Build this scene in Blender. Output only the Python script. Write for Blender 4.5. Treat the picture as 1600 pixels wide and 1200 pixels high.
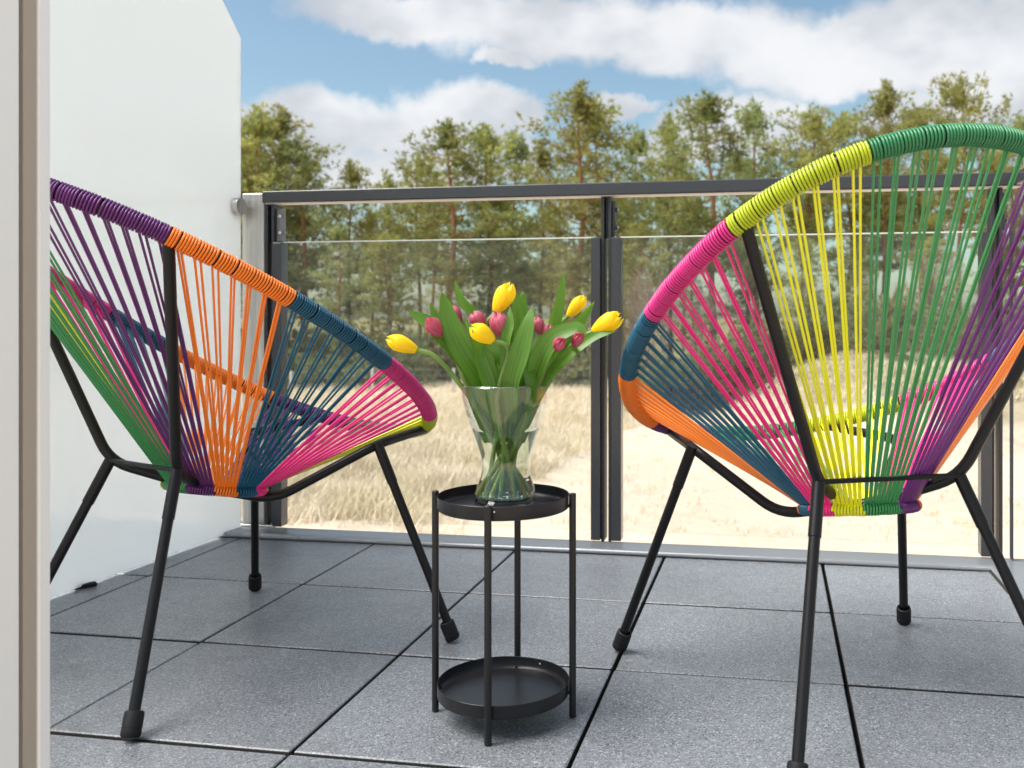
import bpy, math, random
import numpy as np
from mathutils import Vector, Matrix, noise as mnoise

for o in list(bpy.data.objects):
    bpy.data.objects.remove(o)
SC = bpy.context.scene
COL = SC.collection
R = math.radians

# ------------------------------------------------------------------ camera
F_PX, PX, PY, YAW, EYE = 1485.43, 940.6, 496.5, 0.1783, 0.7744   # for a 1600 x 1200 frame
CY_, SY_ = math.cos(YAW), math.sin(YAW)
cd = bpy.data.cameras.new('camera')
cam = bpy.data.objects.new('camera', cd)
COL.objects.link(cam)
cam.location = (0, 0, EYE)
cam.rotation_euler = (R(90), 0, YAW)
cd.sensor_width = 36
cd.lens = F_PX / 1600 * 36
cd.shift_x = -(PX - 800) / 1600
cd.shift_y = -(600 - PY) / 1600
cd.clip_start, cd.clip_end = 0.02, 6000
cd.dof.use_dof = True
cd.dof.focus_distance = 2.1
cd.dof.aperture_fstop = 5.6
SC.camera = cam

# ------------------------------------------------------------------ sky and sun
SUN_EL, SUN_X, SUN_Y = R(58), -0.90, -0.43      # veiled sun high on the left, a little behind
wd = bpy.data.worlds.new('World')
SC.world = wd
wd.use_nodes = True
nt = wd.node_tree
nt.nodes.clear()


def N(t, typ, **kw):
    n = t.nodes.new(typ)
    for k, v in kw.items():
        if k == 'inp':
            for i, x in v.items():
                n.inputs[i].default_value = x
        else:
            setattr(n, k, v)
    return n


def sky_world():
    L = nt.links.new
    out = N(nt, 'ShaderNodeOutputWorld')
    bg = N(nt, 'ShaderNodeBackground')
    bg.inputs[1].default_value = 0.055
    L(bg.outputs[0], out.inputs[0])
    sky = N(nt, 'ShaderNodeTexSky', sky_type='NISHITA')
    sky.sun_disc = False
    sky.sun_elevation = SUN_EL
    sky.sun_rotation = math.atan2(SUN_X, SUN_Y) % (2 * math.pi)
    sky.air_density, sky.dust_density, sky.ozone_density = 1.0, 1.6, 1.6
    tc = N(nt, 'ShaderNodeTexCoord')
    sep = N(nt, 'ShaderNodeSeparateXYZ')
    L(tc.outputs['Generated'], sep.inputs[0])

    def M(op, a, b=None, c=None):
        m = N(nt, 'ShaderNodeMath', operation=op)
        for i, x in enumerate((a, b, c)):
            if x is None:
                continue
            if isinstance(x, (int, float)):
                m.inputs[i].default_value = x
            else:
                L(x, m.inputs[i])
        return m.outputs[0]

    az = M('ARCTAN2', sep.outputs[0], sep.outputs[1])
    el = M('ARCSINE', sep.outputs[2])
    comb = N(nt, 'ShaderNodeCombineXYZ')
    L(az, comb.inputs[0])
    L(el, comb.inputs[1])
    # billowing edges: the direction is pushed about by noise
    n1 = N(nt, 'ShaderNodeTexNoise', inp={'Scale': 11.0, 'Detail': 6.0, 'Roughness': 0.62})
    L(tc.outputs['Generated'], n1.inputs['Vector'])
    sub = N(nt, 'ShaderNodeVectorMath', operation='SUBTRACT')
    L(n1.outputs['Color'], sub.inputs[0])
    sub.inputs[1].default_value = (0.5, 0.5, 0.5)
    scl = N(nt, 'ShaderNodeVectorMath', operation='MULTIPLY')
    L(sub.outputs[0], scl.inputs[0])
    scl.inputs[1].default_value = (0.13, 0.075, 0)
    add = N(nt, 'ShaderNodeVectorMath', operation='ADD')
    L(comb.outputs[0], add.inputs[0])
    L(scl.outputs[0], add.inputs[1])

    def pole(u, v):
        a = math.atan((u - PX) / F_PX)
        return a - YAW, math.atan((PY - v) / F_PX * math.cos(a))

    #        u    v   ru   rv  (cloud banks, by the direction they stand in)
    blobs = [(690, 178, 95, 62), (620, 205, 90, 50), (775, 180, 60, 45), (500, 205, 120, 62), (400, 230, 130, 66),
             (720, 245, 150, 42), (560, 275, 220, 40),
             (1130, 185, 95, 42), (1190, 190, 85, 45), (1060, 190, 45, 30), (1120, 225, 170, 40),
             (640, 20, 190, 40), (860, 40, 230, 58), (1080, 60, 240, 62), (1280, 85, 240, 66), (1480, 70, 250, 95),
             (1600, 130, 200, 70), (1330, 128, 150, 36), (790, 94, 55, 16), (960, 170, 55, 20), (1450, 190, 130, 50)]
    acc = None
    for (u, v, ru, rv) in blobs:
        a0, e0 = pole(u, v)
        a1, _ = pole(u + ru, v)
        _, e1 = pole(u, v - rv)
        ka, ke = 1 / (a1 - a0), 1 / (e1 - e0)
        s2 = N(nt, 'ShaderNodeVectorMath', operation='MULTIPLY_ADD')
        L(add.outputs[0], s2.inputs[0])
        s2.inputs[1].default_value = (ka, ke, 0)
        s2.inputs[2].default_value = (-a0 * ka, -e0 * ke, 0)
        d = N(nt, 'ShaderNodeVectorMath', operation='DOT_PRODUCT')
        L(s2.outputs[0], d.inputs[0])
        L(s2.outputs[0], d.inputs[1])
        x = d.outputs['Value']
        acc = x if acc is None else M('SMOOTH_MIN', acc, x, 0.25)
    acc = M('SUBTRACT', 1.0, acc)
    # the same broken cloud all over the rest of the sky
    dn = N(nt, 'ShaderNodeMapping')
    dn.inputs['Scale'].default_value = (1, 1, 2.2)
    L(tc.outputs['Generated'], dn.inputs[0])
    n2 = N(nt, 'ShaderNodeTexNoise', inp={'Scale': 2.6, 'Detail': 4.0, 'Roughness': 0.58})
    L(dn.outputs[0], n2.inputs['Vector'])
    gen = M('MULTIPLY', M('SUBTRACT', n2.outputs[0], 0.47), 5.0)
    # clear of the part of the sky whose banks are laid out above
    s1 = N(nt, 'ShaderNodeVectorMath', operation='SUBTRACT')
    L(comb.outputs[0], s1.inputs[0])
    s1.inputs[1].default_value = (-0.20, 0.14, 0)
    s2 = N(nt, 'ShaderNodeVectorMath', operation='MULTIPLY')
    L(s1.outputs[0], s2.inputs[0])
    s2.inputs[1].default_value = (1 / 0.62, 1 / 0.26, 0)
    ln = N(nt, 'ShaderNodeVectorMath', operation='LENGTH')
    L(s2.outputs[0], ln.inputs[0])
    msk = N(nt, 'ShaderNodeMapRange', interpolation_type='SMOOTHSTEP', inp={1: 0.85, 2: 1.25, 3: 0.0, 4: 1.0})
    L(ln.outputs['Value'], msk.inputs[0])
    gen = M('SUBTRACT', M('MULTIPLY', M('ADD', gen, 1.0), msk.outputs[0]), 1.0)
    dens = M('MAXIMUM', acc, gen)
    cov = N(nt, 'ShaderNodeMapRange', interpolation_type='SMOOTHSTEP', inp={1: -0.30, 2: 0.62, 3: 0.0, 4: 0.93})
    L(dens, cov.inputs[0])
    # light and grey folds within the cloud
    n3 = N(nt, 'ShaderNodeTexNoise', inp={'Scale': 7.0, 'Detail': 4.0, 'Roughness': 0.5})
    mp = N(nt, 'ShaderNodeMapping')
    mp.inputs['Scale'].default_value = (1, 1, 1.5)
    mp.inputs['Location'].default_value = (3.1, 0.7, 1.3)
    L(tc.outputs['Generated'], mp.inputs[0])
    L(mp.outputs[0], n3.inputs['Vector'])
    fold = N(nt, 'ShaderNodeMapRange', interpolation_type='SMOOTHSTEP', inp={1: 0.35, 2: 0.68, 3: 0.0, 4: 1.0})
    L(n3.outputs[0], fold.inputs[0])
    cc = N(nt, 'ShaderNodeMix', data_type='RGBA')
    cc.inputs[6].default_value = (3.9, 4.1, 4.45, 1)
    cc.inputs[7].default_value = (6.2, 6.2, 6.3, 1)
    L(fold.outputs[0], cc.inputs[0])
    mx = N(nt, 'ShaderNodeMix', data_type='RGBA')
    L(cov.outputs[0], mx.inputs[0])
    tint = N(nt, 'ShaderNodeMix', data_type='RGBA', blend_type='MULTIPLY')
    tint.inputs[0].default_value = 1.0
    tint.inputs[7].default_value = (1.06, 1.13, 1.02, 1)
    L(sky.outputs[0], tint.inputs[6])
    L(tint.outputs[2], mx.inputs[6])
    L(cc.outputs[2], mx.inputs[7])
    L(mx.outputs[2], bg.inputs[0])


sky_world()
wd.cycles.sampling_method = 'MANUAL'
wd.cycles.sample_map_resolution = 256
sd = bpy.data.lights.new('sun', 'SUN')
sun = bpy.data.objects.new('sun', sd)
COL.objects.link(sun)
sd.energy = 2.7
sd.angle = R(45)
sd.color = (1.0, 0.965, 0.91)
sv = Vector((SUN_X * math.cos(SUN_EL), SUN_Y * math.cos(SUN_EL), math.sin(SUN_EL) * math.hypot(SUN_X, SUN_Y)))
sun.rotation_euler = sv.to_track_quat('Z', 'Y').to_euler()
sun.location = (-10, -20, 25)

vs = SC.view_settings
vs.view_transform = 'Standard'
vs.look = 'None'
vs.exposure = 1.5
vs.gamma = 1.0
vs.use_curve_mapping = False
SC.cycles.max_bounces = 9
SC.cycles.diffuse_bounces = 3
SC.cycles.transmission_bounces = 9
SC.cycles.use_adaptive_sampling = True
SC.cycles.adaptive_threshold = 0.02
SC.cycles.transparent_max_bounces = 32
SC.cycles.use_denoising = True

rng = np.random.default_rng(7)
random.seed(7)


# ------------------------------------------------------------------ helpers
def at(u, v, d):
    """world point seen in direction (u, v) of the photograph at depth d"""
    xr = (u - PX) / F_PX * d
    return Vector((CY_ * xr - SY_ * d, SY_ * xr + CY_ * d, EYE - (v - PY) / F_PX * d))


def tag(o, label=None, cat=None, group=None, kind=None):
    if label: o['label'] = label
    if cat: o['category'] = cat
    if group: o['group'] = group
    if kind: o['kind'] = kind
    return o


def empty(name, loc=(0, 0, 0), rz=0.0):
    o = bpy.data.objects.new(name, None)
    COL.objects.link(o)
    o.location = loc
    o.rotation_euler = (0, 0, rz)
    o.empty_display_size = 0.1
    return o


def link(name, me, parent=None, mat=None):
    o = bpy.data.objects.new(name, me)
    COL.objects.link(o)
    if mat is not None and not me.materials:
        me.materials.append(mat)
    if parent is not None:
        o.parent = parent
    return o


def fast_mesh(name, V, T, smooth=False):
    """mesh from numpy vertices (n,3) and triangles or quads (m,k)"""
    V = np.asarray(V, np.float32)
    T = np.asarray(T, np.int32)
    me = bpy.data.meshes.new(name)
    me.vertices.add(len(V))
    me.vertices.foreach_set('co', V.ravel())
    m, k = T.shape
    me.loops.add(m * k)
    me.loops.foreach_set('vertex_index', T.ravel())
    me.polygons.add(m)
    me.polygons.foreach_set('loop_start', np.arange(0, m * k, k, dtype=np.int32))
    me.polygons.foreach_set('loop_total', np.full(m, k, np.int32))
    if smooth:
        me.polygons.foreach_set('use_smooth', np.ones(m, bool))
    me.update()
    me.validate()
    return me


class MB:
    def __init__(self):
        self.v, self.f = [], []

    def add(self, V, Fc):
        b = len(self.v)
        self.v += [tuple(x) for x in V]
        self.f += [tuple(i + b for i in q) for q in Fc]
        return self

    def box(self, lo, hi, bev=0.0):
        (x0, y0, z0), (x1, y1, z1) = lo, hi
        if bev <= 0:
            V = [(x0, y0, z0), (x1, y0, z0), (x1, y1, z0), (x0, y1, z0), (x0, y0, z1), (x1, y0, z1), (x1, y1, z1), (x0, y1, z1)]
            return self.add(V, [(3, 2, 1, 0), (4, 5, 6, 7), (0, 1, 5, 4), (1, 2, 6, 5), (2, 3, 7, 6), (3, 0, 4, 7)])
        b = bev
        V = []
        for sz in (0, 1):
            for sy in (0, 1):
                for sx in (0, 1):
                    X, Y, Z = (x1 if sx else x0), (y1 if sy else y0), (z1 if sz else z0)
                    ix, iy, iz = (-b if sx else b), (-b if sy else b), (-b if sz else b)
                    V += [(X, Y + iy, Z + iz), (X + ix, Y, Z + iz), (X + ix, Y + iy, Z)]
        c = lambda sx, sy, sz, a: (sz * 4 + sy * 2 + sx) * 3 + a
        Fc = []
        for s in (0, 1):
            q = [c(s, 0, 0, 0), c(s, 1, 0, 0), c(s, 1, 1, 0), c(s, 0, 1, 0)]
            Fc.append(q if s else q[::-1])
            q = [c(0, s, 0, 1), c(0, s, 1, 1), c(1, s, 1, 1), c(1, s, 0, 1)]
            Fc.append(q if s else q[::-1])
            q = [c(0, 0, s, 2), c(1, 0, s, 2), c(1, 1, s, 2), c(0, 1, s, 2)]
            Fc.append(q if s else q[::-1])
        for s in (0, 1):
            for t in (0, 1):
                Fc.append((c(0, s, t, 1), c(1, s, t, 1), c(1, s, t, 2), c(0, s, t, 2)))
                Fc.append((c(s, 0, t, 0), c(s, 1, t, 0), c(s, 1, t, 2), c(s, 0, t, 2)))
                Fc.append((c(s, t, 0, 0), c(s, t, 1, 0), c(s, t, 1, 1), c(s, t, 0, 1)))
        for sx in (0, 1):
            for sy in (0, 1):
                for sz in (0, 1):
                    Fc.append((c(sx, sy, sz, 0), c(sx, sy, sz, 1), c(sx, sy, sz, 2)))
        return self.add(V, Fc)

    def tube(self, path, r, sides=10, closed=False, caps=True):
        P = np.asarray([tuple(p) for p in path], float)
        n = len(P)
        r = np.full(n, r) if np.isscalar(r) else np.asarray(r, float)
        if closed:
            tg = np.roll(P, -1, 0) - np.roll(P, 1, 0)
        else:
            tg = np.gradient(P, axis=0)
        tg /= np.linalg.norm(tg, axis=1)[:, None] + 1e-12
        a = np.array([0, 0, 1.0]) if abs(tg[0][2]) < 0.9 else np.array([1.0, 0, 0])
        u = np.cross(tg[0], a)
        u /= np.linalg.norm(u)
        V = []
        for i in range(n):
            u = u - tg[i] * (u @ tg[i])
            u /= np.linalg.norm(u) + 1e-12
            w = np.cross(tg[i], u)
            for k in range(sides):
                th = 2 * math.pi * k / sides
                V.append(P[i] + r[i] * (math.cos(th) * u + math.sin(th) * w))
        Fc = []
        m = n if closed else n - 1
        for i in range(m):
            j = (i + 1) % n
            for k in range(sides):
                l = (k + 1) % sides
                Fc.append((i * sides + k, i * sides + l, j * sides + l, j * sides + k))
        if caps and not closed:
            Fc.append(tuple(range(sides))[::-1])
            Fc.append(tuple((n - 1) * sides + k for k in range(sides)))
        return self.add(V, Fc)

    def lathe(self, prof, c=(0, 0), sides=48, close=False):
        V = []
        for (r, z) in prof:
            for k in range(sides):
                th = 2 * math.pi * k / sides
                V.append((c[0] + r * math.cos(th), c[1] + r * math.sin(th), z))
        Fc = []
        n = len(prof)
        for i in range(n if close else n - 1):
            j = (i + 1) % n
            for k in range(sides):
                l = (k + 1) % sides
                Fc.append((i * sides + k, i * sides + l, j * sides + l, j * sides + k))
        return self.add(V, Fc)

    def mesh(self, name, smooth=False):
        me = bpy.data.meshes.new(name)
        me.from_pydata(self.v, [], self.f)
        if smooth:
            me.polygons.foreach_set('use_smooth', [True] * len(me.polygons))
            try:
                me.set_sharp_from_angle(angle=R(smooth if smooth is not True else 40))
            except Exception:
                pass
        me.update()
        return me

    def build(self, name, mat, parent=None, smooth=False):
        return link(name, self.mesh(name, smooth), parent, mat)


def round_path(pts, rad=0.04, seg=6):
    """polyline with rounded corners"""
    P = [Vector(p) for p in pts]
    out = [P[0]]
    for i in range(1, len(P) - 1):
        a, b, c = P[i - 1], P[i], P[i + 1]
        d1, d2 = (a - b), (c - b)
        r = min(rad, d1.length * 0.45, d2.length * 0.45)
        p, q = b + d1.normalized() * r, b + d2.normalized() * r
        for k in range(seg + 1):
            t = k / seg
            out.append((1 - t) ** 2 * p + 2 * t * (1 - t) * b + t * t * q)
    out.append(P[-1])
    return out


def bez(pts, n=12):
    """Catmull-Rom through the points"""
    P = [Vector(p) for p in pts]
    P = [P[0] * 2 - P[1]] + P + [P[-1] * 2 - P[-2]]
    out = []
    for i in range(1, len(P) - 2):
        for k in range(n):
            t = k / n
            a, b, c, d = P[i - 1], P[i], P[i + 1], P[i + 2]
            out.append(0.5 * ((2 * b) + (c - a) * t + (2 * a - 5 * b + 4 * c - d) * t * t + (3 * b - a - 3 * c + d) * t ** 3))
    out.append(P[-2])
    return out


# ------------------------------------------------------------------ materials
def mat(name, col=(0.5, 0.5, 0.5), rough=0.5, metal=0.0, spec=0.5, build=None):
    m = bpy.data.materials.new(name)
    m.use_nodes = True
    t = m.node_tree
    b = t.nodes['Principled BSDF']
    b.inputs['Base Color'].default_value = (*col, 1)
    b.inputs['Roughness'].default_value = rough
    b.inputs['Metallic'].default_value = metal
    b.inputs['Specular IOR Level'].default_value = spec
    if build:
        build(t, b)
    return m


def coords(t, kind='Object', scale=(1, 1, 1)):
    tc = N(t, 'ShaderNodeTexCoord')
    mp = N(t, 'ShaderNodeMapping')
    mp.inputs['Scale'].default_value = scale
    t.links.new(tc.outputs[kind], mp.inputs[0])
    return mp.outputs[0]


def noise_tex(t, vec, scale, detail=4, rough=0.55):
    n = N(t, 'ShaderNodeTexNoise', inp={'Scale': scale, 'Detail': detail, 'Roughness': rough})
    t.links.new(vec, n.inputs['Vector'])
    return n


def ramp(t, fac, stops):
    r = N(t, 'ShaderNodeValToRGB')
    e = r.color_ramp.elements
    while len(e) < len(stops):
        e.new(0.5)
    for x, (p, c) in zip(e, stops):
        x.position = p
        x.color = (*c, 1)
    t.links.new(fac, r.inputs[0])
    return r.outputs[0]


def bump(t, b, h, strength=0.3, dist=0.01):
    n = N(t, 'ShaderNodeBump', inp={'Strength': strength, 'Distance': dist})
    t.links.new(h, n.inputs['Height'])
    t.links.new(n.outputs[0], b.inputs['Normal'])


def mixc(t, fac, a, b, mode='MIX'):
    m = N(t, 'ShaderNodeMix', data_type='RGBA', blend_type=mode)
    for sock, x in ((m.inputs[0], fac), (m.inputs[6], a), (m.inputs[7], b)):
        if isinstance(x, (int, float)):
            sock.default_value = x
        elif isinstance(x, tuple):
            sock.default_value = (*x, 1)
        else:
            t.links.new(x, sock)
    return m.outputs[2]


def b_tile(t, b):
    v = coords(t, 'Object')
    oi = N(t, 'ShaderNodeObjectInfo')
    off = N(t, 'ShaderNodeVectorMath', operation='ADD')
    t.links.new(v, off.inputs[0])
    sc = N(t, 'ShaderNodeVectorMath', operation='SCALE')
    t.links.new(oi.outputs['Location'], sc.inputs[0])
    sc.inputs['Scale'].default_value = 3.7
    t.links.new(sc.outputs[0], off.inputs[1])
    v = off.outputs[0]
    big = noise_tex(t, v, 3.0, 5, 0.6)
    base = ramp(t, big.outputs[0], [(0.25, (0.176, 0.186, 0.203)), (0.75, (0.208, 0.219, 0.237))])
    rnd = N(t, 'ShaderNodeMapRange', inp={1: 0, 2: 1, 3: 0.90, 4: 1.08})
    t.links.new(oi.outputs['Random'], rnd.inputs[0])
    rc = N(t, 'ShaderNodeCombineColor')
    for i in range(3):
        t.links.new(rnd.outputs[0], rc.inputs[i])
    base = mixc(t, 1.0, base, rc.outputs[0], 'MULTIPLY')
    # light and dark grains of the stone chippings
    vo = N(t, 'ShaderNodeTexVoronoi', inp={'Scale': 380.0, 'Randomness': 1.0})
    t.links.new(v, vo.inputs['Vector'])
    sp = N(t, 'ShaderNodeSeparateColor')
    t.links.new(vo.outputs['Color'], sp.inputs[0])
    g = ramp(t, sp.outputs[0], [(0.0, (0.35, 0.35, 0.36)), (0.28, (0.95, 0.95, 0.95)), (0.80, (1.05, 1.05, 1.05)), (0.9, (1.45, 1.45, 1.45)), (1.0, (2.0, 2.0, 1.98))])
    c = mixc(t, 1.0, base, g, 'MULTIPLY')
    fine = noise_tex(t, v, 420.0, 2, 0.6)
    fg = ramp(t, fine.outputs[0], [(0.3, (0.8, 0.8, 0.8)), (0.7, (1.2, 1.2, 1.2))])
    c = mixc(t, 1.0, c, fg, 'MULTIPLY')
    # faint stains
    st = noise_tex(t, v, 7.0, 6, 0.7)
    sm = ramp(t, st.outputs[0], [(0.52, (1, 1, 1)), (0.72, (0.90, 0.895, 0.88))])
    c = mixc(t, 1.0, c, sm, 'MULTIPLY')
    # dirt plus painted-in shade down in the joints, on the sides of the slabs
    so = N(t, 'ShaderNodeSeparateXYZ')
    t.links.new(coords(t, 'Object'), so.inputs[0])
    dm = N(t, 'ShaderNodeMapRange', inp={1: -0.0016, 2: -0.0040, 3: 0.0, 4: 0.92})
    t.links.new(so.outputs[2], dm.inputs[0])
    c = mixc(t, dm.outputs[0], c, (0.040, 0.035, 0.028))
    t.links.new(c, b.inputs['Base Color'])
    rr = ramp(t, st.outputs[0], [(0.3, (0.28, 0.28, 0.28)), (0.7, (0.40, 0.40, 0.40))])
    t.links.new(rr, b.inputs['Roughness'])
    bump(t, b, fine.outputs[0], 0.25, 0.002)


def b_sand(t, b):
    v = coords(t, 'Object')
    n1 = noise_tex(t, v, 0.25, 6, 0.6)
    n2 = noise_tex(t, v, 3.0, 8, 0.7)
    n3 = noise_tex(t, v, 14.0, 6, 0.75)
    c = ramp(t, n2.outputs[0], [(0.3, (0.48, 0.395, 0.305)), (0.7, (0.59, 0.505, 0.41))])
    litter = ramp(t, n3.outputs[0], [(0.60, (0, 0, 0)), (0.72, (0.75, 0.75, 0.75))])
    c = mixc(t, litter, c, (0.30, 0.20, 0.11))
    # forest floor away from the open sand
    sp = N(t, 'ShaderNodeSeparateXYZ')
    t.links.new(v, sp.inputs[0])
    md = N(t, 'ShaderNodeMath', operation='MULTIPLY_ADD')
    t.links.new(n1.outputs[0], md.inputs[0])
    md.inputs[1].default_value = 14.0
    t.links.new(sp.outputs[1], md.inputs[2])
    # the bank on the right starts nearer
    mx_ = N(t, 'ShaderNodeMapRange', inp={1: -8.0, 2: 3.0, 3: 0.0, 4: 13.0})
    t.links.new(sp.outputs[0], mx_.inputs[0])
    ad = N(t, 'ShaderNodeMath', operation='ADD')
    t.links.new(md.outputs[0], ad.inputs[0])
    t.links.new(mx_.outputs[0], ad.inputs[1])
    fm = N(t, 'ShaderNodeMapRange', interpolation_type='SMOOTHSTEP', inp={1: 43.0, 2: 48.0, 3: 0, 4: 1})
    t.links.new(ad.outputs[0], fm.inputs[0])
    fl = ramp(t, n2.outputs[0], [(0.3, (0.13, 0.125, 0.06)), (0.55, (0.19, 0.16, 0.085)), (0.75, (0.13, 0.155, 0.06))])
    c = mixc(t, fm.outputs[0], c, fl)
    t.links.new(c, b.inputs['Base Color'])
    bump(t, b, n3.outputs[0], 0.6, 0.05)


def b_grass(t, b):
    v = coords(t, 'Object')
    n1 = noise_tex(t, v, 0.6, 4, 0.6)
    n2 = noise_tex(t, v, 9.0, 3, 0.6)
    c1 = ramp(t, n2.outputs[0], [(0.3, (0.66, 0.56, 0.41)), (0.55, (0.77, 0.685, 0.54)), (0.75, (0.82, 0.755, 0.64))])
    c2 = ramp(t, n1.outputs[0], [(0.35, (1.0, 1.0, 1.0)), (0.65, (0.85, 0.82, 0.70))])
    t.links.new(mixc(t, 1.0, c1, c2, 'MULTIPLY'), b.inputs['Base Color'])


def foliage(name, dark, light, trans=0.25, scale=1.2):
    m = bpy.data.materials.new(name)
    m.use_nodes = True
    t = m.node_tree
    t.nodes.clear()
    out = N(t, 'ShaderNodeOutputMaterial')
    v = coords(t, 'Object')
    n1 = noise_tex(t, v, scale, 4, 0.65)
    c = ramp(t, n1.outputs[0], [(0.34, dark), (0.66, light)])
    oi = N(t, 'ShaderNodeObjectInfo')
    hs = N(t, 'ShaderNodeHueSaturation')
    mr = N(t, 'ShaderNodeMapRange', inp={1: 0, 2: 1, 3: 0.482, 4: 0.515})
    t.links.new(oi.outputs['Random'], mr.inputs[0])
    mv = N(t, 'ShaderNodeMapRange', inp={1: 0, 2: 1, 3: 0.82, 4: 1.15})
    t.links.new(oi.outputs['Random'], mv.inputs[0])
    t.links.new(mr.outputs[0], hs.inputs['Hue'])
    t.links.new(mv.outputs[0], hs.inputs['Value'])
    t.links.new(c, hs.inputs['Color'])
    d = N(t, 'ShaderNodeBsdfDiffuse')
    tr = N(t, 'ShaderNodeBsdfTranslucent')
    t.links.new(hs.outputs[0], d.inputs[0])
    t.links.new(hs.outputs[0], tr.inputs[0])
    mx = N(t, 'ShaderNodeMixShader', inp={0: trans})
    t.links.new(d.outputs[0], mx.inputs[1])
    t.links.new(tr.outputs[0], mx.inputs[2])
    t.links.new(mx.outputs[0], out.inputs[0])
    return m


def b_bark(t, b):
    v = coords(t, 'Object', (1, 1, 0.35))
    n = noise_tex(t, v, 6.0, 6, 0.7)
    sp = N(t, 'ShaderNodeSeparateXYZ')
    tc = N(t, 'ShaderNodeTexCoord')
    t.links.new(tc.outputs['Object'], sp.inputs[0])
    up = N(t, 'ShaderNodeMapRange', interpolation_type='SMOOTHSTEP', inp={1: 2.5, 2: 6.5, 3: 0, 4: 1})
    t.links.new(sp.outputs[2], up.inputs[0])
    low = ramp(t, n.outputs[0], [(0.3, (0.07, 0.05, 0.04)), (0.7, (0.20, 0.15, 0.12))])
    hi = ramp(t, n.outputs[0], [(0.3, (0.22, 0.10, 0.05)), (0.7, (0.38, 0.19, 0.10))])
    t.links.new(mixc(t, up.outputs[0], low, hi), b.inputs['Base Color'])
    bump(t, b, n.outputs[0], 0.6, 0.03)


def two_sided_ior(t, fr, ior):
    """the same Fresnel mirror whether a face is met from outside or inside"""
    ge = N(t, 'ShaderNodeNewGeometry')
    mr = N(t, 'ShaderNodeMapRange', inp={1: 0.0, 2: 1.0, 3: ior, 4: 1.0 / ior})
    t.links.new(ge.outputs['Backfacing'], mr.inputs[0])
    t.links.new(mr.outputs[0], fr.inputs['IOR'])


def glass_mat(name, tint=(0.95, 0.97, 0.96), ior=1.5, gl=1.0, dust=0.0):
    """thin clear glass: lets light straight through, mirrors by Fresnel"""
    m = bpy.data.materials.new(name)
    m.use_nodes = True
    t = m.node_tree
    t.nodes.clear()
    out = N(t, 'ShaderNodeOutputMaterial')
    tr = N(t, 'ShaderNodeBsdfTransparent')
    tr.inputs[0].default_value = (*tint, 1)
    g = N(t, 'ShaderNodeBsdfGlossy')
    g.inputs['Roughness'].default_value = 0.02
    g.inputs[0].default_value = (gl, gl, gl, 1)
    fr = N(t, 'ShaderNodeFresnel')
    two_sided_ior(t, fr, ior)
    mx = N(t, 'ShaderNodeMixShader')
    t.links.new(fr.outputs[0], mx.inputs[0])
    t.links.new(tr.outputs[0], mx.inputs[1])
    t.links.new(g.outputs[0], mx.inputs[2])
    last = mx.outputs[0]
    if dust:
        df = N(t, 'ShaderNodeBsdfDiffuse')
        df.inputs[0].default_value = (0.8, 0.8, 0.78, 1)
        tl = N(t, 'ShaderNodeBsdfTranslucent')
        tl.inputs[0].default_value = (0.8, 0.8, 0.78, 1)
        ds = N(t, 'ShaderNodeMixShader', inp={0: 0.5})
        t.links.new(df.outputs[0], ds.inputs[1])
        t.links.new(tl.outputs[0], ds.inputs[2])
        m2 = N(t, 'ShaderNodeMixShader', inp={0: dust})
        t.links.new(last, m2.inputs[1])
        t.links.new(ds.outputs[0], m2.inputs[2])
        last = m2.outputs[0]
    t.links.new(last, out.inputs[0])
    return m


def frosted_mat():
    m = bpy.data.materials.new('frosted_glass')
    m.use_nodes = True
    t = m.node_tree
    t.nodes.clear()
    out = N(t, 'ShaderNodeOutputMaterial')
    tl = N(t, 'ShaderNodeBsdfTranslucent')
    tl.inputs[0].default_value = (0.80, 0.825, 0.83, 1)
    df = N(t, 'ShaderNodeBsdfDiffuse')
    df.inputs[0].default_value = (0.90, 0.915, 0.918, 1)
    rf = N(t, 'ShaderNodeBsdfRefraction', inp={'Roughness': 0.30, 'IOR': 1.02})
    rf.inputs[0].default_value = (0.96, 0.985, 0.98, 1)
    gl = N(t, 'ShaderNodeBsdfGlossy', inp={'Roughness': 0.07})
    fr = N(t, 'ShaderNodeFresnel')
    two_sided_ior(t, fr, 1.42)
    m1 = N(t, 'ShaderNodeMixShader', inp={0: 0.55})
    m2 = N(t, 'ShaderNodeMixShader', inp={0: 0.22})
    m3 = N(t, 'ShaderNodeMixShader')
    k = t.links.new
    k(tl.outputs[0], m1.inputs[1]); k(df.outputs[0], m1.inputs[2])
    k(m1.outputs[0], m2.inputs[1]); k(rf.outputs[0], m2.inputs[2])
    k(fr.outputs[0], m3.inputs[0]); k(m2.outputs[0], m3.inputs[1]); k(gl.outputs[0], m3.inputs[2])
    k(m3.outputs[0], out.inputs[0])
    return m


def water_mat(name='vase_water', ior=1.055, tint=(0.93, 0.975, 0.93)):
    m = bpy.data.materials.new(name)
    m.use_nodes = True
    t = m.node_tree
    t.nodes.clear()
    out = N(t, 'ShaderNodeOutputMaterial')
    g = N(t, 'ShaderNodeBsdfGlass', inp={'Roughness': 0.0, 'IOR': ior})
    g.inputs[0].default_value = (*tint, 1)
    t.links.new(g.outputs[0], out.inputs[0])
    return m


def b_speckle_metal(dark, light, scale=900):
    def f(t, b):
        v = coords(t, 'Object')
        n = noise_tex(t, v, scale, 2, 0.5)
        t.links.new(ramp(t, n.outputs[0], [(0.3, dark), (0.7, light)]), b.inputs['Base Color'])
        bump(t, b, n.outputs[0], 0.08, 0.001)
    return f


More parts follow.
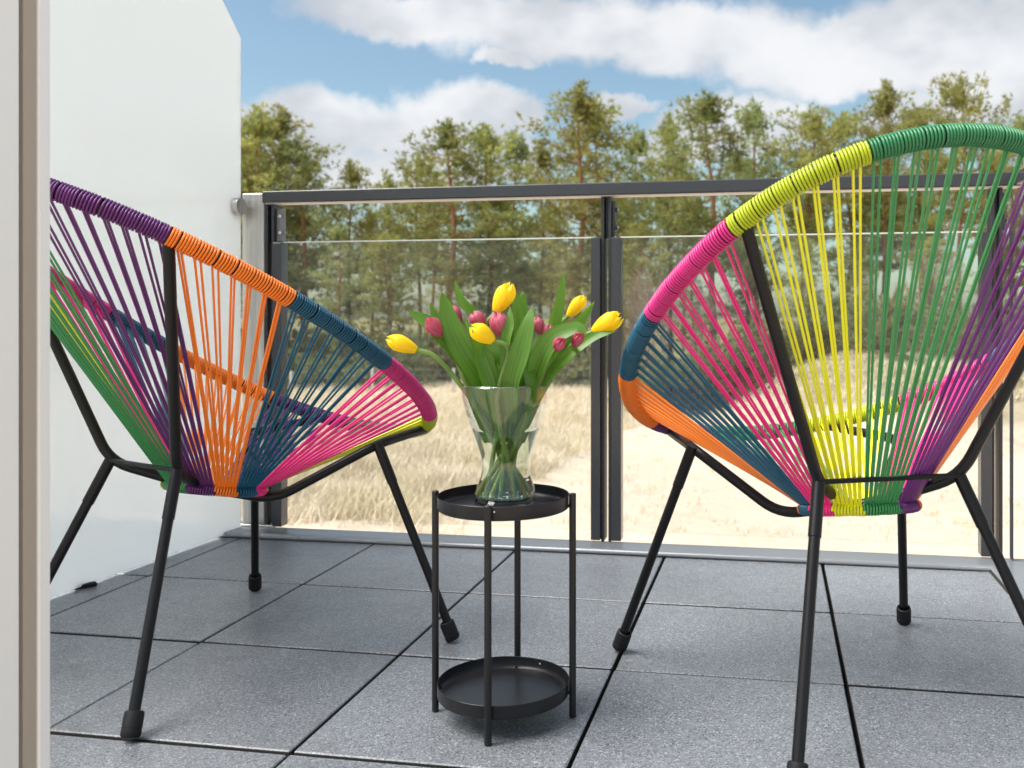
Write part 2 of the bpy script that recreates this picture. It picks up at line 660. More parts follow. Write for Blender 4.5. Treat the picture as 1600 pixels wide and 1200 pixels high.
def b_steel(t, b):
    v = coords(t, 'Object', (1, 1, 0.06))
    n = noise_tex(t, v, 60, 5, 0.7)
    t.links.new(ramp(t, n.outputs[0], [(0.3, (0.42, 0.41, 0.39)), (0.7, (0.66, 0.64, 0.61))]), b.inputs['Base Color'])


def b_leaf(dark, light, veins=False):
    def f(t, b):
        v = coords(t, 'UV', (26, 1.2, 1)) if veins else coords(t, 'Object')
        n = noise_tex(t, v, 1.0 if veins else 22, 4, 0.6)
        c = ramp(t, n.outputs[0], [(0.3, dark), (0.7, light)])
        t.links.new(c, b.inputs['Base Color'])
        tl = N(t, 'ShaderNodeBsdfTranslucent')
        cm = mixc(t, 1.0, c, (1.5, 1.55, 0.7), 'MULTIPLY')
        t.links.new(cm, tl.inputs[0])
        mx = N(t, 'ShaderNodeMixShader', inp={0: 0.38})
        out = t.nodes['Material Output']
        t.links.new(b.outputs[0], mx.inputs[1])
        t.links.new(tl.outputs[0], mx.inputs[2])
        t.links.new(mx.outputs[0], out.inputs[0])
    return f


M = {
    'tile': mat('concrete_tile', build=b_tile),
    'slab': mat('dark_bedding', (0.035, 0.035, 0.035), 0.9),
    'sand': mat('sand', rough=0.95, spec=0.1, build=b_sand),
    'grass': mat('dry_grass', rough=0.85, spec=0.15, build=b_grass),
    'pine': foliage('pine_needles', (0.24, 0.27, 0.085), (0.54, 0.52, 0.18), 0.52),
    'pine_dark': foliage('dark_pine_needles', (0.18, 0.225, 0.080), (0.42, 0.44, 0.165), 0.5),
    'pine_blue': foliage('grey_green_needles', (0.21, 0.26, 0.11), (0.46, 0.485, 0.22), 0.5),
    'shrub': foliage('shrub_needles', (0.17, 0.20, 0.10), (0.33, 0.34, 0.18), 0.40),
    'brown': foliage('dry_heather', (0.10, 0.065, 0.03), (0.20, 0.13, 0.06), 0.15, 3.0),
    'herb': foliage('low_herbs', (0.085, 0.09, 0.03), (0.20, 0.17, 0.06), 0.2, 2.0),
    'bark': mat('pine_bark', rough=0.9, spec=0.1, build=b_bark),
    'twig': mat('grey_twigs', (0.24, 0.19, 0.15), 0.9, spec=0.1),
    'black': mat('black_powder_coat', rough=0.36, spec=0.28, build=b_speckle_metal((0.006, 0.006, 0.007), (0.011, 0.011, 0.012))),
    'stand': mat('black_satin_metal', rough=0.33, spec=0.35, build=b_speckle_metal((0.012, 0.012, 0.013), (0.017, 0.017, 0.019))),
    'rubber': mat('black_rubber', (0.010, 0.010, 0.011), 0.6, spec=0.3),
    'rail': mat('anthracite_paint', rough=0.22, spec=0.6, build=b_speckle_metal((0.036, 0.038, 0.043), (0.046, 0.048, 0.054))),
    'railb': mat('anthracite_bar', rough=0.42, build=b_speckle_metal((0.030, 0.032, 0.037), (0.040, 0.042, 0.048))),
    'steel': mat('brushed_steel', rough=0.33, metal=1.0, build=b_steel),
    'bolt': mat('bolt_steel', (0.55, 0.54, 0.52), 0.25, 1.0),
    'coping': mat('grey_sheet_metal', (0.20, 0.21, 0.225), 0.24, 0.2),
    'glass': glass_mat('clear_glass', (0.97, 0.98, 0.975), 1.22, dust=0.022),
    'vase': glass_mat('vase_glass', (0.975, 0.985, 0.978), 1.55),
    'plate': mat('grey_plate', (0.24, 0.245, 0.26), 0.35),
    'rail_glow': mat('painted_reflection', (0.66, 0.58, 0.52), 0.4),  # pale colour standing in for bright sand mirrored under the rail
    'edge': mat('glass_edge', (0.78, 0.80, 0.74), 0.25),  # on the panes this pale tone stands in for light piped through the glass
    'frost': frosted_mat(),
    'water': water_mat(),
    'rimglass': water_mat('solid_glass', 1.5, (0.97, 0.985, 0.975)),
    'white': mat('white_window_paint', (0.90, 0.90, 0.895), 0.35),
    'taupe': mat('taupe_seal', (0.42, 0.36, 0.30), 0.6),
        'concrete': mat('fence_concrete', (0.52, 0.51, 0.48), 0.9),
    'wire': mat('fence_wire', (0.20, 0.24, 0.22), 0.5, 0.4),
    'stem': mat('tulip_stem', rough=0.45, build=b_leaf((0.20, 0.30, 0.08), (0.30, 0.42, 0.13))),
    'leaf': mat('tulip_leaf', rough=0.38, build=b_leaf((0.055, 0.155, 0.017), (0.165, 0.335, 0.045), True)),
    'yellow': mat('yellow_petal', rough=0.42, build=b_leaf((0.86, 0.62, 0.008), (0.90, 0.78, 0.020), True)),
    'pink': mat('pink_petal', rough=0.42, build=b_leaf((0.44, 0.045, 0.13), (0.70, 0.22, 0.32), True)),
}
CORD = {
    'purple': mat('purple_cord', (0.115, 0.016, 0.138), 0.34),
    'orange': mat('orange_cord', (0.92, 0.215, 0.014), 0.34),
    'teal': mat('teal_cord', (0.006, 0.082, 0.150), 0.34),
    'pink': mat('pink_cord', (0.82, 0.030, 0.23), 0.34),
    'yellow': mat('yellow_cord', (0.82, 0.80, 0.014), 0.34),
    'green': mat('green_cord', (0.040, 0.25, 0.075), 0.34),
}

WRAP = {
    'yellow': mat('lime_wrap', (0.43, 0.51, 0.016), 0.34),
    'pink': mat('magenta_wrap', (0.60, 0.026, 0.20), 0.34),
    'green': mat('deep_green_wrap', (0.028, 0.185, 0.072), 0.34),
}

# ------------------------------------------------------------------ ground
GZ = -2.25


def sstep(a, b, x):
    t = np.clip((x - a) / (b - a), 0, 1)
    return t * t * (3 - 2 * t)


def hgt(x, y):
    x = np.asarray(x, float)
    y = np.asarray(y, float)
    z = GZ + 0.10 * np.sin(x * 0.31 + 1.3) * np.cos(y * 0.23) + 0.05 * np.sin(x * 1.1 + y * 0.7) + 0.03 * np.sin(x * 2.7 - y * 2.1)
    right = sstep(-0.16, 0.10, x / np.maximum(y, 1.0))
    edge = 24.0 - 2.0 * np.sin(x * 0.35)
    z = z + right * (1.75 * sstep(edge, edge + 9.0, y) + 0.25 * np.sin(x * 0.8) * sstep(edge + 3, edge + 9, y))
    z = z + (1 - right) * 0.25 * sstep(36, 42, y)
    return z


def build_ground():
    ys = np.concatenate([np.linspace(-400, -20, 12), np.linspace(-16, 8, 13), np.linspace(8.5, 46, 150), np.linspace(47, 90, 44), np.geomspace(95, 4000, 24)])
    xs = np.concatenate([-np.geomspace(4000, 36, 22), np.linspace(-35, 25, 200), np.geomspace(26, 4000, 24)])
    X, Y = np.meshgrid(xs, ys)
    Z = hgt(X, Y)
    nx, ny = len(xs), len(ys)
    i = np.arange(nx * ny).reshape(ny, nx)
    Q = np.stack([i[:-1, :-1], i[:-1, 1:], i[1:, 1:], i[1:, :-1]], -1).reshape(-1, 4)
    me = fast_mesh('ground', np.stack([X, Y, Z], -1).reshape(-1, 3), Q, True)
    tag(link('ground', me, None, M['sand']), kind='structure')


build_ground()

# ------------------------------------------------------------------ frame of the open terrace door
fr = empty('door_frame', (-0.976, 1.13, 0))
tag(fr, 'white terrace door frame with taupe seal along the left edge of the picture', 'door frame')
MB().box((-0.055, -0.0010, -0.05), (0.0, 0.0205, 2.32), 0.002).build('outer_profile', M['white'], fr)
MB().box((-0.054, -0.0240, -0.05), (-0.0035, -0.0013, 2.318), 0.001).build('seal', M['taupe'], fr)
MB().box((-0.055, -0.0310, -0.05), (-0.013, -0.0243, 2.318), 0.001).build('seal_groove', M['taupe'], fr)
MB().box((-0.055, -0.25, -0.05), (-0.001, -0.0313, 2.32), 0.004).build('inner_profile', M['white'], fr)

# ------------------------------------------------------------------ terrace
TX, TY, TS = -1.348, 3.069, 0.5        # joint grid of the paving
terrace = MB().box((-3.4, 1.131, -0.36), (0.668, 3.10, -0.046)).build('terrace', M['slab'])
tag(terrace, kind='structure')


def tile_mesh(w, dpt):
    m_ = MB()
    m_.box((-w / 2, -dpt / 2, -0.040), (w / 2, dpt / 2, 0.0), 0.0022)
    return m_.mesh('tile')


gap = {-4: .0035, -3: .0035, -2: .0035, -1: .0022, 0: .0034, 1: .0036, 2: .0044, 3: .0048, 4: .003}   # half joint at each column line
jr = {0: .002, 1: .0062, 2: .0062, 3: .0062, 4: .003}
tiles = {}
for i in range(-4, 4):
    for j in range(0, 4):
        x0, x1 = TX + i * TS + gap[i], TX + (i + 1) * TS - gap[i + 1]
        y1, y0 = TY - j * TS - jr[j], TY - (j + 1) * TS + jr[j + 1]
        if j == 3:
            y0 = 1.135
        key = (round(x1 - x0, 4), round(y1 - y0, 4))
        if key not in tiles:
            tiles[key] = tile_mesh(*key)
        o = link('tile', tiles[key], terrace, M['tile'])
        o.location = ((x0 + x1) / 2 + rng.normal(0, .0006), (y0 + y1) / 2, rng.normal(0, .0006) - 0.001)
        o.rotation_euler = (rng.normal(0, .0008), rng.normal(0, .0008), rng.normal(0, .0010))

# grey sheet-metal edging round the terrace, with a rolled inner lip
m = MB()
prof = [(3.062, 0.002), (3.060, 0.006), (3.062, 0.012), (3.067, 0.0165), (3.074, 0.018), (3.186, 0.014), (3.190, 0.010), (3.190, -0.10), (3.186, -0.10), (3.186, 0.002)]
XL, XR = -3.4, 0.655
V, Fc = [], []
for k, (y, z) in enumerate(prof):
    o_ = y - 3.062
    V += [(XL, y, z), (XR + o_, y, z), (XR + o_, 1.14, z)]
n_ = len(prof)
for k in range(n_):
    l = (k + 1) % n_
    Fc += [(k * 3, k * 3 + 1, l * 3 + 1, l * 3), (k * 3 + 1, k * 3 + 2, l * 3 + 2, l * 3 + 1)]
m.add(V, Fc)
cop = m.build('edge_coping', M['coping'], None, 30)
tag(cop, 'grey sheet metal edging with rolled lip along the terrace edge', 'edging')

# ------------------------------------------------------------------ railing
RY = 3.205
rail = empty('railing', (-0.55, RY, 0.014))
tag(rail, 'anthracite balustrade with flat handrail and clear glass panels at the terrace edge', 'railing')
LOC = Vector((-0.55, RY, 0.014))


def rb(name, lo, hi, mt, bev=0.0015, parent=rail):
    lo2 = tuple(a - b for a, b in zip(lo, LOC))
    hi2 = tuple(a - b for a, b in zip(hi, LOC))
    o = MB().box(lo2, hi2, bev).build(name, mt, parent)
    return o


rb('handrail', (-1.818, 3.160, 1.190), (0.812, 3.226, 1.231), M['rail'], 0.003)
rb('rail_reflection', (-1.810, 3.166, 1.1865), (0.765, 3.220, 1.1897), M['rail_glow'], 0.0008)  # added strip, paints the sand's reflection below the handrail
rb('handrail', (0.746, 1.135, 1.190), (0.812, 3.1595, 1.231), M['rail'], 0.003)
GY0, GY1 = 3.188, 3.199
GZ0, GZ1 = 0.05, 1.050
posts = [-1.797, -0.556, 0.700]
for pi_, px_ in enumerate(posts):
    # twin flat bars
    pb = rb('post', (px_ - 0.021, 3.182, 0.014), (px_ - 0.010, 3.245, 1.186), M['railb'])
    rb('post', (px_ + 0.004, 3.182, 0.014), (px_ + 0.014, 3.245, 1.186), M['railb'])
    rb('spacer', (px_ - 0.0095, 3.205, 1.046), (px_ + 0.0035, 3.242, 1.185), M['railb'])
    # bracket plate with two bolts above the glass
    w = 0.034 if pi_ == 0 else 0.010
    pl = rb('bracket', (px_ + 0.0145, 3.200, 1.052), (px_ + 0.0145 + w, 3.206 if pi_ == 0 else 3.240, 1.172), M['plate' if pi_ == 0 else 'rail'])
    for bz in (1.083, 1.143):
        if pi_ == 0:
            c = Vector((px_ + 0.0145 + w * 0.62, 3.2, bz)) - LOC
            MB().tube([c, c + Vector((0, -0.014, 0))], 0.0065, 10).build('bolt', M['bolt'], pl, 30)
        else:
            c = Vector((px_ + 0.0145 + w, 3.212, bz)) - LOC
            MB().tube([c, c + Vector((0.007, 0, 0))], 0.0080, 6).build('bolt', M['railb'], pl, 30)
            MB().tube([c + Vector((0.007, 0, 0)), c + Vector((0.012, 0, 0))], 0.0055, 10).build('bolt', M['bolt'], pl, 30)
    # glass clamps
    if pi_ > 0:
        rb('glass_clamp', (px_ - 0.054, 3.168, 0.020), (px_ - 0.0215, 3.218, 1.046), M['rail'], 0.002)
    if pi_ < 2:
        rb('glass_clamp', (px_ + 0.0155, 3.168, 0.020), (px_ + 0.050, 3.218, 1.046), M['rail'], 0.002)
    else:
        rb('glass_clamp', (px_ + 0.030, 3.140, 0.020), (px_ + 0.036, 3.165, 1.046), M['railb'], 0.001)
for (xa, xb) in ((posts[0] + 0.045, posts[1] - 0.048), (posts[1] + 0.044, posts[2] - 0.048)):
    gp = rb('glass_panel', (xa, GY0, GZ0), (xb, GY1, GZ1 - 0.0045), M['glass'], 0)
    rb('edge_glow', (xa, GY0 + 0.0005, GZ1 - 0.0040), (xb, GY1 - 0.0005, GZ1), M['edge'], 0.0008, gp)  # bright top line of the pane painted as a pale strip
gp = rb('glass_panel', (0.771, 1.20, GZ0), (0.782, 3.12, GZ1 - 0.0045), M['glass'], 0)
rb('edge_glow', (0.7715, 1.20, GZ1 - 0.0040), (0.7815, 3.12, GZ1), M['edge'], 0.0008, gp)

# ------------------------------------------------------------------ frosted privacy screen with its steel post
GA, GB = Vector((-2.006, 1.14, 0)), Vector((-1.903, 3.165, 0))      # foot line of the pane
gd = (GB - GA).normalized()
gn = Vector((gd.y, -gd.x, 0))
scr = empty('privacy_screen', GA)
tag(scr, 'tall frosted glass privacy screen with cut corner at the left of the terrace', 'glass screen')
ln = (GB - GA).length
outl = [(0, 0.008), (ln, 0.008), (ln, 1.790), (ln - 0.42, 2.19), (0, 2.19)]
V = []
for off in (0.0, -0.010):
    V += [tuple(gd * s + gn * off + Vector((0, 0, z))) for s, z in outl]
k = len(outl)
Fc = [tuple(range(k)), tuple(range(k, 2 * k))[::-1]] + [(i, i + k, (i + 1) % k + k, (i + 1) % k) for i in range(k)]
MB().add(V, Fc).build('frosted_pane', M['frost'], scr)
# small dark block at the foot of the pane
wp = Vector((-1.946, 2.42, 0)) - GA
wb = MB().box((-0.030, -0.010, 0.0), (0.030, 0.010, 0.012), 0.003).build('dark_stub', M['rubber'], scr)
wb.location = wp + gn * 0.004 + Vector((0, 0, 0.001))
wb.rotation_euler = (0, 0, R(52))
# round clamp
cpos = at(378, 322, 3.42)
cl = cpos - GA
cl = gd * (cl.dot(gd)) + Vector((0, 0, cl.z))
MB().tube([cl + gn * 0.0005, cl + gn * 0.022], 0.0300, 28).build('clamp_disc', M['steel'], scr, 30)
MB().tube([cl - gn * 0.0105, cl - gn * 0.020], 0.0300, 28).build('clamp_disc', M['railb'], scr, 30)
post = empty('steel_post', (-1.866, 3.215, 0.014))
tag(post, 'square brushed steel post between frosted screen and handrail', 'post')
MB().box((-0.044, -0.030, 0.008), (0.044, 0.040, 1.214), 0.003).build('shaft', M['steel'], post)
MB().box((-0.075, -0.038, 0.0), (0.088, 0.075, 0.0075), 0.001).build('base_plate', M['steel'], post)
c = Vector((0.068, -0.018, 0.0075))
MB().tube([c, c + Vector((0, 0, 0.010))], 0.011, 6).build('bolt', M['bolt'], post, 30)


# ------------------------------------------------------------------ string chairs
NM = ['wf', 'wr', 'L', 'jfx', 'jfy', 'jfz', 'jrx', 'jry', 'jrz', 'cy', 'cz', 'rax', 'ray', 'raz', 'Cy', 'Cz', 'S', 'th', 'W0', 'W1', 'K', 'S1', 'W2', 'K3', 'B', 'x', 'y', 'a']
CL = [0.3792, 0.2587, 0.7282, 0.2348, 0.2578, 0.473, 0.1274, -0.1912, 0.4575, -0.0272, 0.3793, 0.3004, -0.3206, 0.9155, -0.0167, 0.7585, 0.605, 0.5012, 0.3928, -0.0254, -0.0056, -0.0338, 0.0023, -0.0022, 0.0, -1.2475, 1.9952, -0.4148]
CR = [0.3745, 0.2822, 0.722, 0.2564, 0.191, 0.491, 0.149, -0.1842, 0.47, -0.0792, 0.3986, 0.3386, -0.3053, 0.9248, 0.0287, 0.7456, 0.5695, 0.5447, 0.4489, 0.0219, 0.0295, 0.0124, 0.0105, 0.0028, 0.0, 0.1386, 2.0153, 0.4369]
SEG = ['purple', 'orange', 'teal', 'pink', 'yellow', 'green'] * 2
TL = [0.36, 0.922, 1.349, 1.813, 2.398, 2.93, 3.458, 3.963, 4.546, 4.854, 5.25, 5.75, 0.36 + 2 * math.pi]
TR = [6.53 - 2 * math.pi, 0.83, 1.30, 1.75, 2.233, 2.782, 3.35, 3.85, 4.468, 4.895, 5.38, 5.893, 6.53]
CORD_R, RIM_R, WRAP_R = 0.0026, 0.0148, 0.0174
cord_mesh = {}
for cname, cm in CORD.items():
    m = MB().tube([(0, 0, 0), (0, 0, 1)], 1.0, 6, caps=False)
    me = m.mesh('cord', True)
    me.materials.append(cm)
    cord_mesh[cname] = me


def string_chair(P, TB, bend_u, bend_z, label):
    q = dict(zip(NM, P))
    ch = empty('string_chair', (q['x'], q['y'], 0), q['a'])
    tag(ch, label, 'chair', 'string lounge chairs')

    def rim(t):
        t = np.asarray(t, float)
        x = np.sin(t) * (q['W0'] + q['W1'] * np.cos(t) + q['W2'] * np.cos(2 * t))
        sl = -q['S'] * np.cos(t) + q['S1'] * (np.cos(2 * t) - 1) * .5
        nz = q['K'] * np.cos(2 * t) + q['K3'] * np.cos(3 * t)
        y = q['Cy'] + sl * math.cos(q['th']) + nz * math.sin(q['th'])
        z = q['Cz'] - sl * math.sin(q['th']) + nz * math.cos(q['th'])
        return np.stack([x, y, z], -1)

    rob = MB().tube(rim(np.linspace(0, 2 * math.pi, 120, endpoint=False)), RIM_R, 10, closed=True).build('rim', M['black'], ch, True)
    ta_r = float(np.linspace(0.3, 1.4, 800)[((rim(np.linspace(0.3, 1.4, 800)) - np.array([q['rax'], q['ray'], q['raz']])) ** 2).sum(1).argmin()])
    ta_f = 2.62
    zc = bend_z
    rx, ry = 0.112, 0.098
    ringc = np.array([0, q['cy'] + 0.01, zc + 0.034])

    def ring(t):
        t = np.asarray(t, float)
        return np.stack([ringc[0] + rx * np.sin(t), ringc[1] - ry * np.cos(t), ringc[2] + 0.015 * np.cos(t)], -1)

    rg = MB().tube(ring(np.linspace(0, 2 * math.pi, 40, endpoint=False)), 0.0075, 8, closed=True).build('seat_ring', M['black'], ch, True)
    # two bent tubes crossing under the seat
    for s in (-1, 1):
        jf = np.array([s * q['jfx'], q['jfy'], q['jfz']])
        jr_ = np.array([-s * q['jrx'], q['jry'], q['jrz']])
        af = rim(ta_f if s > 0 else 2 * math.pi - ta_f) - np.array([0, 0, 0.010])
        ar = rim(2 * math.pi - ta_r if s > 0 else ta_r)
        lerp = lambda u: jf * (1 - u) + jr_ * u
        b1 = lerp(bend_u); b1[2] = zc
        b2 = lerp(0.70); b2[2] = zc + 0.040
        dz = np.array([0, 0, 0.0 if s > 0 else 0.0])
        path = round_path([af, jf, b1 + dz, b2 + dz, jr_, ar], 0.045, 6)
        MB().tube(path, 0.0112, 10).build('cross_tube', M['black'], ch, True)
    # thin brace between the rear joints
    MB().tube([(-q['jrx'], q['jry'] - 0.004, q['jrz'] + 0.004), (q['jrx'], q['jry'] - 0.004, q['jrz'] + 0.004)], 0.0050, 8).build('back_brace', M['black'], ch, True)
    for (jx, jy, jz, fx, fy) in ((q['jfx'], q['jfy'], q['jfz'], q['wf'], q['L'] / 2), (q['jrx'], q['jry'], q['jrz'], q['wr'], -q['L'] / 2)):
        for s in (-1, 1):
            J, Fp = Vector((s * jx, jy, jz)), Vector((s * fx, fy, 0.012))
            d = (Fp - J).normalized()
            MB().tube([J - d * 0.004, J + d * 0.098], 0.0122, 12).build('leg_socket', M['black'], ch, 35)
            lg = MB().tube([J + d * 0.06, Fp], 0.0106, 12).build('leg', M['black'], ch, 35)
            pr = [(0.0135, 0.046), (0.0168, 0.044), (0.0178, 0.038), (0.0178, 0.016), (0.0172, 0.0155), (0.0172, 0.0140), (0.0178, 0.0135), (0.0178, 0.004), (0.0150, 0.0), (0.001, 0.0)]
            cap = MB().lathe(pr, (0, 0), 20)
            mt = Matrix.Translation(Fp - Vector((0, 0, 0.0)) + d * 0.0) @ (-d).to_track_quat('Z', 'Y').to_matrix().to_4x4()
            zs = [(mt @ Vector(v_)) for v_ in cap.v]
            low = min(v_.z for v_ in zs)
            cap.v = [tuple(v_ - Vector((0, 0, low))) for v_ in zs]
            cap.build('foot_cap', M['rubber'], lg, 35)
    # cords and the coils on the rim
    rr = random.Random(len(label))
    for k in range(12):
        t0, t1 = TB[k], TB[k + 1]
        cname = SEG[k]
        ts = np.linspace(t0, t1, 200)
        pts = rim(ts)
        s_ = np.concatenate([[0], np.cumsum(np.linalg.norm(np.diff(pts, axis=0), axis=1))])
        Ltot = s_[-1]
        npair = max(4, int(round(Ltot / 0.0350)))
        cent = [(i + 0.5) * Ltot / npair + rr.uniform(-.0012, .0012) for i in range(npair)]
        # coil chunks between the cord pairs
        m = MB()
        cuts = [0.0008] + cent + [Ltot - 0.0008]
        for a_, b_ in zip(cuts[:-1], cuts[1:]):
            a2 = a_ + (0.0 if a_ == cuts[0] else rr.choice((0.0004, 0.0008, 0.0022)))
            turns = max(1, int((b_ - a2) / 0.0053))
            steps = turns * 12 + 1
            sl_ = np.linspace(a2, b_ - 0.0004, steps)
            tt = np.interp(sl_, s_, ts)
            C = rim(tt)
            T = rim(tt + 1e-3) - rim(tt - 1e-3)
            T /= np.linalg.norm(T, axis=1)[:, None]
            up = np.array([0, 0, 1.0])
            A = np.cross(T, up); A /= np.linalg.norm(A, axis=1)[:, None]
            B = np.cross(A, T)
            th = 2 * math.pi * np.arange(steps) / 12 + 1.0
            rad = WRAP_R + rr.uniform(-.0003, .0004)
            ctr = C + rad * (np.cos(th)[:, None] * A + np.sin(th)[:, None] * B)
            # tube section: radial and along-rim directions
            rd = np.cos(th)[:, None] * A + np.sin(th)[:, None] * B
            b0_ = len(m.v)
            SD = 5
            for i in range(SD):
                ph = 2 * math.pi * i / SD
                m_v = ctr + CORD_R * 1.0 * (math.cos(ph) * rd + math.sin(ph) * T)
                if i == 0:
                    ring_v = np.empty((steps, SD, 3))
                ring_v[:, i] = m_v
            m.v += [tuple(x) for x in ring_v.reshape(-1, 3)]
            for i in range(steps - 1):
                for j in range(SD):
                    l = (j + 1) % SD
                    m.f.append((b0_ + i * SD + j, b0_ + i * SD + l, b0_ + (i + 1) * SD + l, b0_ + (i + 1) * SD + j))
        me = fast_mesh('rim_wrap', m.v, m.f, True)
        link('rim_wrap', me, rob, WRAP.get(cname, CORD[cname]))
        # coil on the small seat ring
        m = MB()
        st = np.linspace(t0, t1, 90)
        C = ring(st)
        T = ring(st + 1e-3) - ring(st - 1e-3)
        T /= np.linalg.norm(T, axis=1)[:, None]
        A = np.cross(T, np.array([0, 0, 1.0])); A /= np.linalg.norm(A, axis=1)[:, None]
        B = np.cross(A, T)
        nturn = int(np.linalg.norm(np.diff(C, axis=0), axis=1).sum() / 0.0054)
        th = np.linspace(0, 2 * math.pi * nturn, 90)
        m.tube(C + 0.0098 * (np.cos(th)[:, None] * A + np.sin(th)[:, None] * B), CORD_R, 5)
        m.build('ring_wrap', CORD[cname], rg, True)
        # the cords, in pairs from rim to ring
        for i, sc_ in enumerate(cent):
            f_ = (i + 0.5) / npair
            wide = rr.choice((0.0032, 0.0036, 0.0050, 0.0062))
            for sgn in (-1, 1):
                tt = float(np.interp(sc_ + sgn * wide, s_, ts))
                tq = t0 + (t1 - t0) * (f_ * 0.94 + 0.03) + sgn * 0.010
                a_, b_ = rim(tt), ring(tq)
                dirv = b_ - a_
                dirv /= np.linalg.norm(dirv)
                tg = rim(tt + 1e-3) - rim(tt - 1e-3)
                tg /= np.linalg.norm(tg)
                # leaves the outer face of the rim near the top layer, hooks under the ring
                nrm = np.cross(tg, dirv); nrm /= np.linalg.norm(nrm)
                side = 1
                a2 = a_ + nrm * side * 0.0050 + dirv * 0.014
                b2 = b_ + nrm * side * 0.0045 + dirv * 0.008
                a2, b2 = Vector(a2), Vector(b2)
                o = link('cord', cord_mesh[cname], ch)
                v = b2 - a2
                o.matrix_local = Matrix.LocRotScale(a2, v.to_track_quat('Z', 'Y'), (CORD_R * 0.96, CORD_R * 0.96, v.length))


string_chair(CL, TL, 0.405, 0.354, 'multicoloured string chair at left with an orange cord panel behind its near upright')
string_chair(CR, TR, 0.355, 0.364, 'multicoloured string chair at right with yellow and green cords at its back')

# ------------------------------------------------------------------ plant stand
SX, SY = -0.519, 1.795
st = empty('plant_stand', (SX, SY, 0))
tag(st, 'round black two-tier metal plant stand between the chairs', 'plant stand')


def tray(z0, name):
    r, t, hgt_ = 0.1285, 0.0014, 0.027
    pr = [(0.0005, z0), (r - 0.004, z0), (r - 0.001, z0 + 0.002), (r, z0 + 0.005), (r, z0 + hgt_ - 0.0008), (r - t * 0.5, z0 + hgt_), (r - t, z0 + hgt_ - 0.0008),
          (r - t, z0 + 0.010), (r - t - 0.002, z0 + 0.006), (r - t - 0.006, z0 + 0.0035), (r - t - 0.012, z0 + 0.003), (0.0005, z0 + 0.003)]
    return MB().lathe(pr, (0, 0), 96).build(name, M['stand'], st, 35)


up_t = tray(0.403, 'tray')
lo_t = tray(0.0405, 'tray')
for tr_, z, an in ((up_t, 0.421, -1.42), (lo_t, 0.0585, 1.22)):      # small rivet dot in each rim
    rad = 0.1285 if an < 0 else 0.1268
    c = Vector((rad * math.cos(an), rad * math.sin(an), z))
    dn = Vector((math.cos(an), math.sin(an), 0)) * (1 if an < 0 else -1)
    MB().tube([c, c + dn * 0.0008], 0.0017, 10).build('rivet', M['edge'], tr_)
for (lx, ly) in ((-0.653, 1.784), (-0.384, 1.805), (-0.509, 1.657), (-0.528, 1.932)):
    x, y = lx - SX, ly - SY
    k = 0.1362 / math.hypot(x, y)
    x, y = x * k, y * k
    lg = MB().lathe([(0.0005, 0.0), (0.0056, 0.0), (0.0068, 0.0012), (0.0068, 0.4328), (0.0056, 0.434), (0.0005, 0.434)], (x, y), 16).build('leg', M['stand'], st, 35)
    for z in (0.409, 0.0465):
        a_, b_ = Vector((x, y, z)), Vector((x * 0.90, y * 0.90, z))
        MB().tube([a_, b_], 0.0028, 8).build('peg', M['stand'], lg, True)

# ------------------------------------------------------------------ vase, water, tulips
VD = 1.90
vc = at(790, 600, VD)
VX, VY, VZ = vc.x, vc.y, 0.4066
vase = empty('glass_vase', (VX, VY, VZ))
tag(vase, 'flared clear glass vase half full of water on the upper tray', 'vase')
prof = [(0.0, .0625), (.006, .0640), (.020, .0605), (.040, .0535), (.060, .0475), (.074, .0462), (.090, .0490), (.106, .0540), (.125, .0605), (.147, .0685), (.170, .0760), (.195, .0835), (.215, .0870), (.231, .0880)]
zs = np.array([p[0] for p in prof]); rs = np.array([p[1] for p in prof])
zz = np.linspace(0, 0.231, 40)
# smooth profile
rr_ = np.interp(zz, zs, rs)
for _ in range(2):
    rr_[1:-1] = (rr_[:-2] + 2 * rr_[1:-1] + rr_[2:]) / 4
outer = [(0.0005, 0.0005), (rr_[0] * 0.96, 0.0)] + list(zip(rr_, zz + 0.002))
inner = [(r - 0.0028, z) for r, z in zip(rr_, zz + 0.002)][::-1]
inner = [p for p in inner if p[1] > 0.012] + [(0.045, 0.0125), (0.0005, 0.012)]
lip = [(rr_[-1] - 0.0014, 0.2345)]
MB().lathe(outer + lip + inner, (0, 0), 64).build('vase_body', M['vase'], vase, True)
lipm = MB().tube([(math.cos(a) * (rr_[-1] - 0.0014), math.sin(a) * (rr_[-1] - 0.0014), 0.2338) for a in np.linspace(0, 2 * math.pi, 64, endpoint=False)], 0.0016, 6, closed=True)
lipm.build('rolled_rim', M['rimglass'], vase, True)
MB().lathe([(0.0005, 0.001), (0.058, 0.001), (0.0605, 0.004), (0.057, 0.010), (0.044, 0.0118), (0.0005, 0.0114)], (0, 0), 64).build('thick_base', M['rimglass'], vase, True)
WL = 0.1455
wat = [(0.0005, 0.0135), (0.047, 0.0140), (0.055, 0.018)]
wz = np.linspace(0.022, WL, 26)
wat += [(float(np.interp(z, zz + 0.002, rr_)) - 0.0009, float(z)) for z in wz] + [(0.0005, WL + 0.0004)]
wob = MB().lathe(wat, (0, 0), 64).build('water', M['water'], None, True)
wob.location = (VX, VY, VZ)
tag(wob, 'clear water around the tulip stems in the vase', 'water')


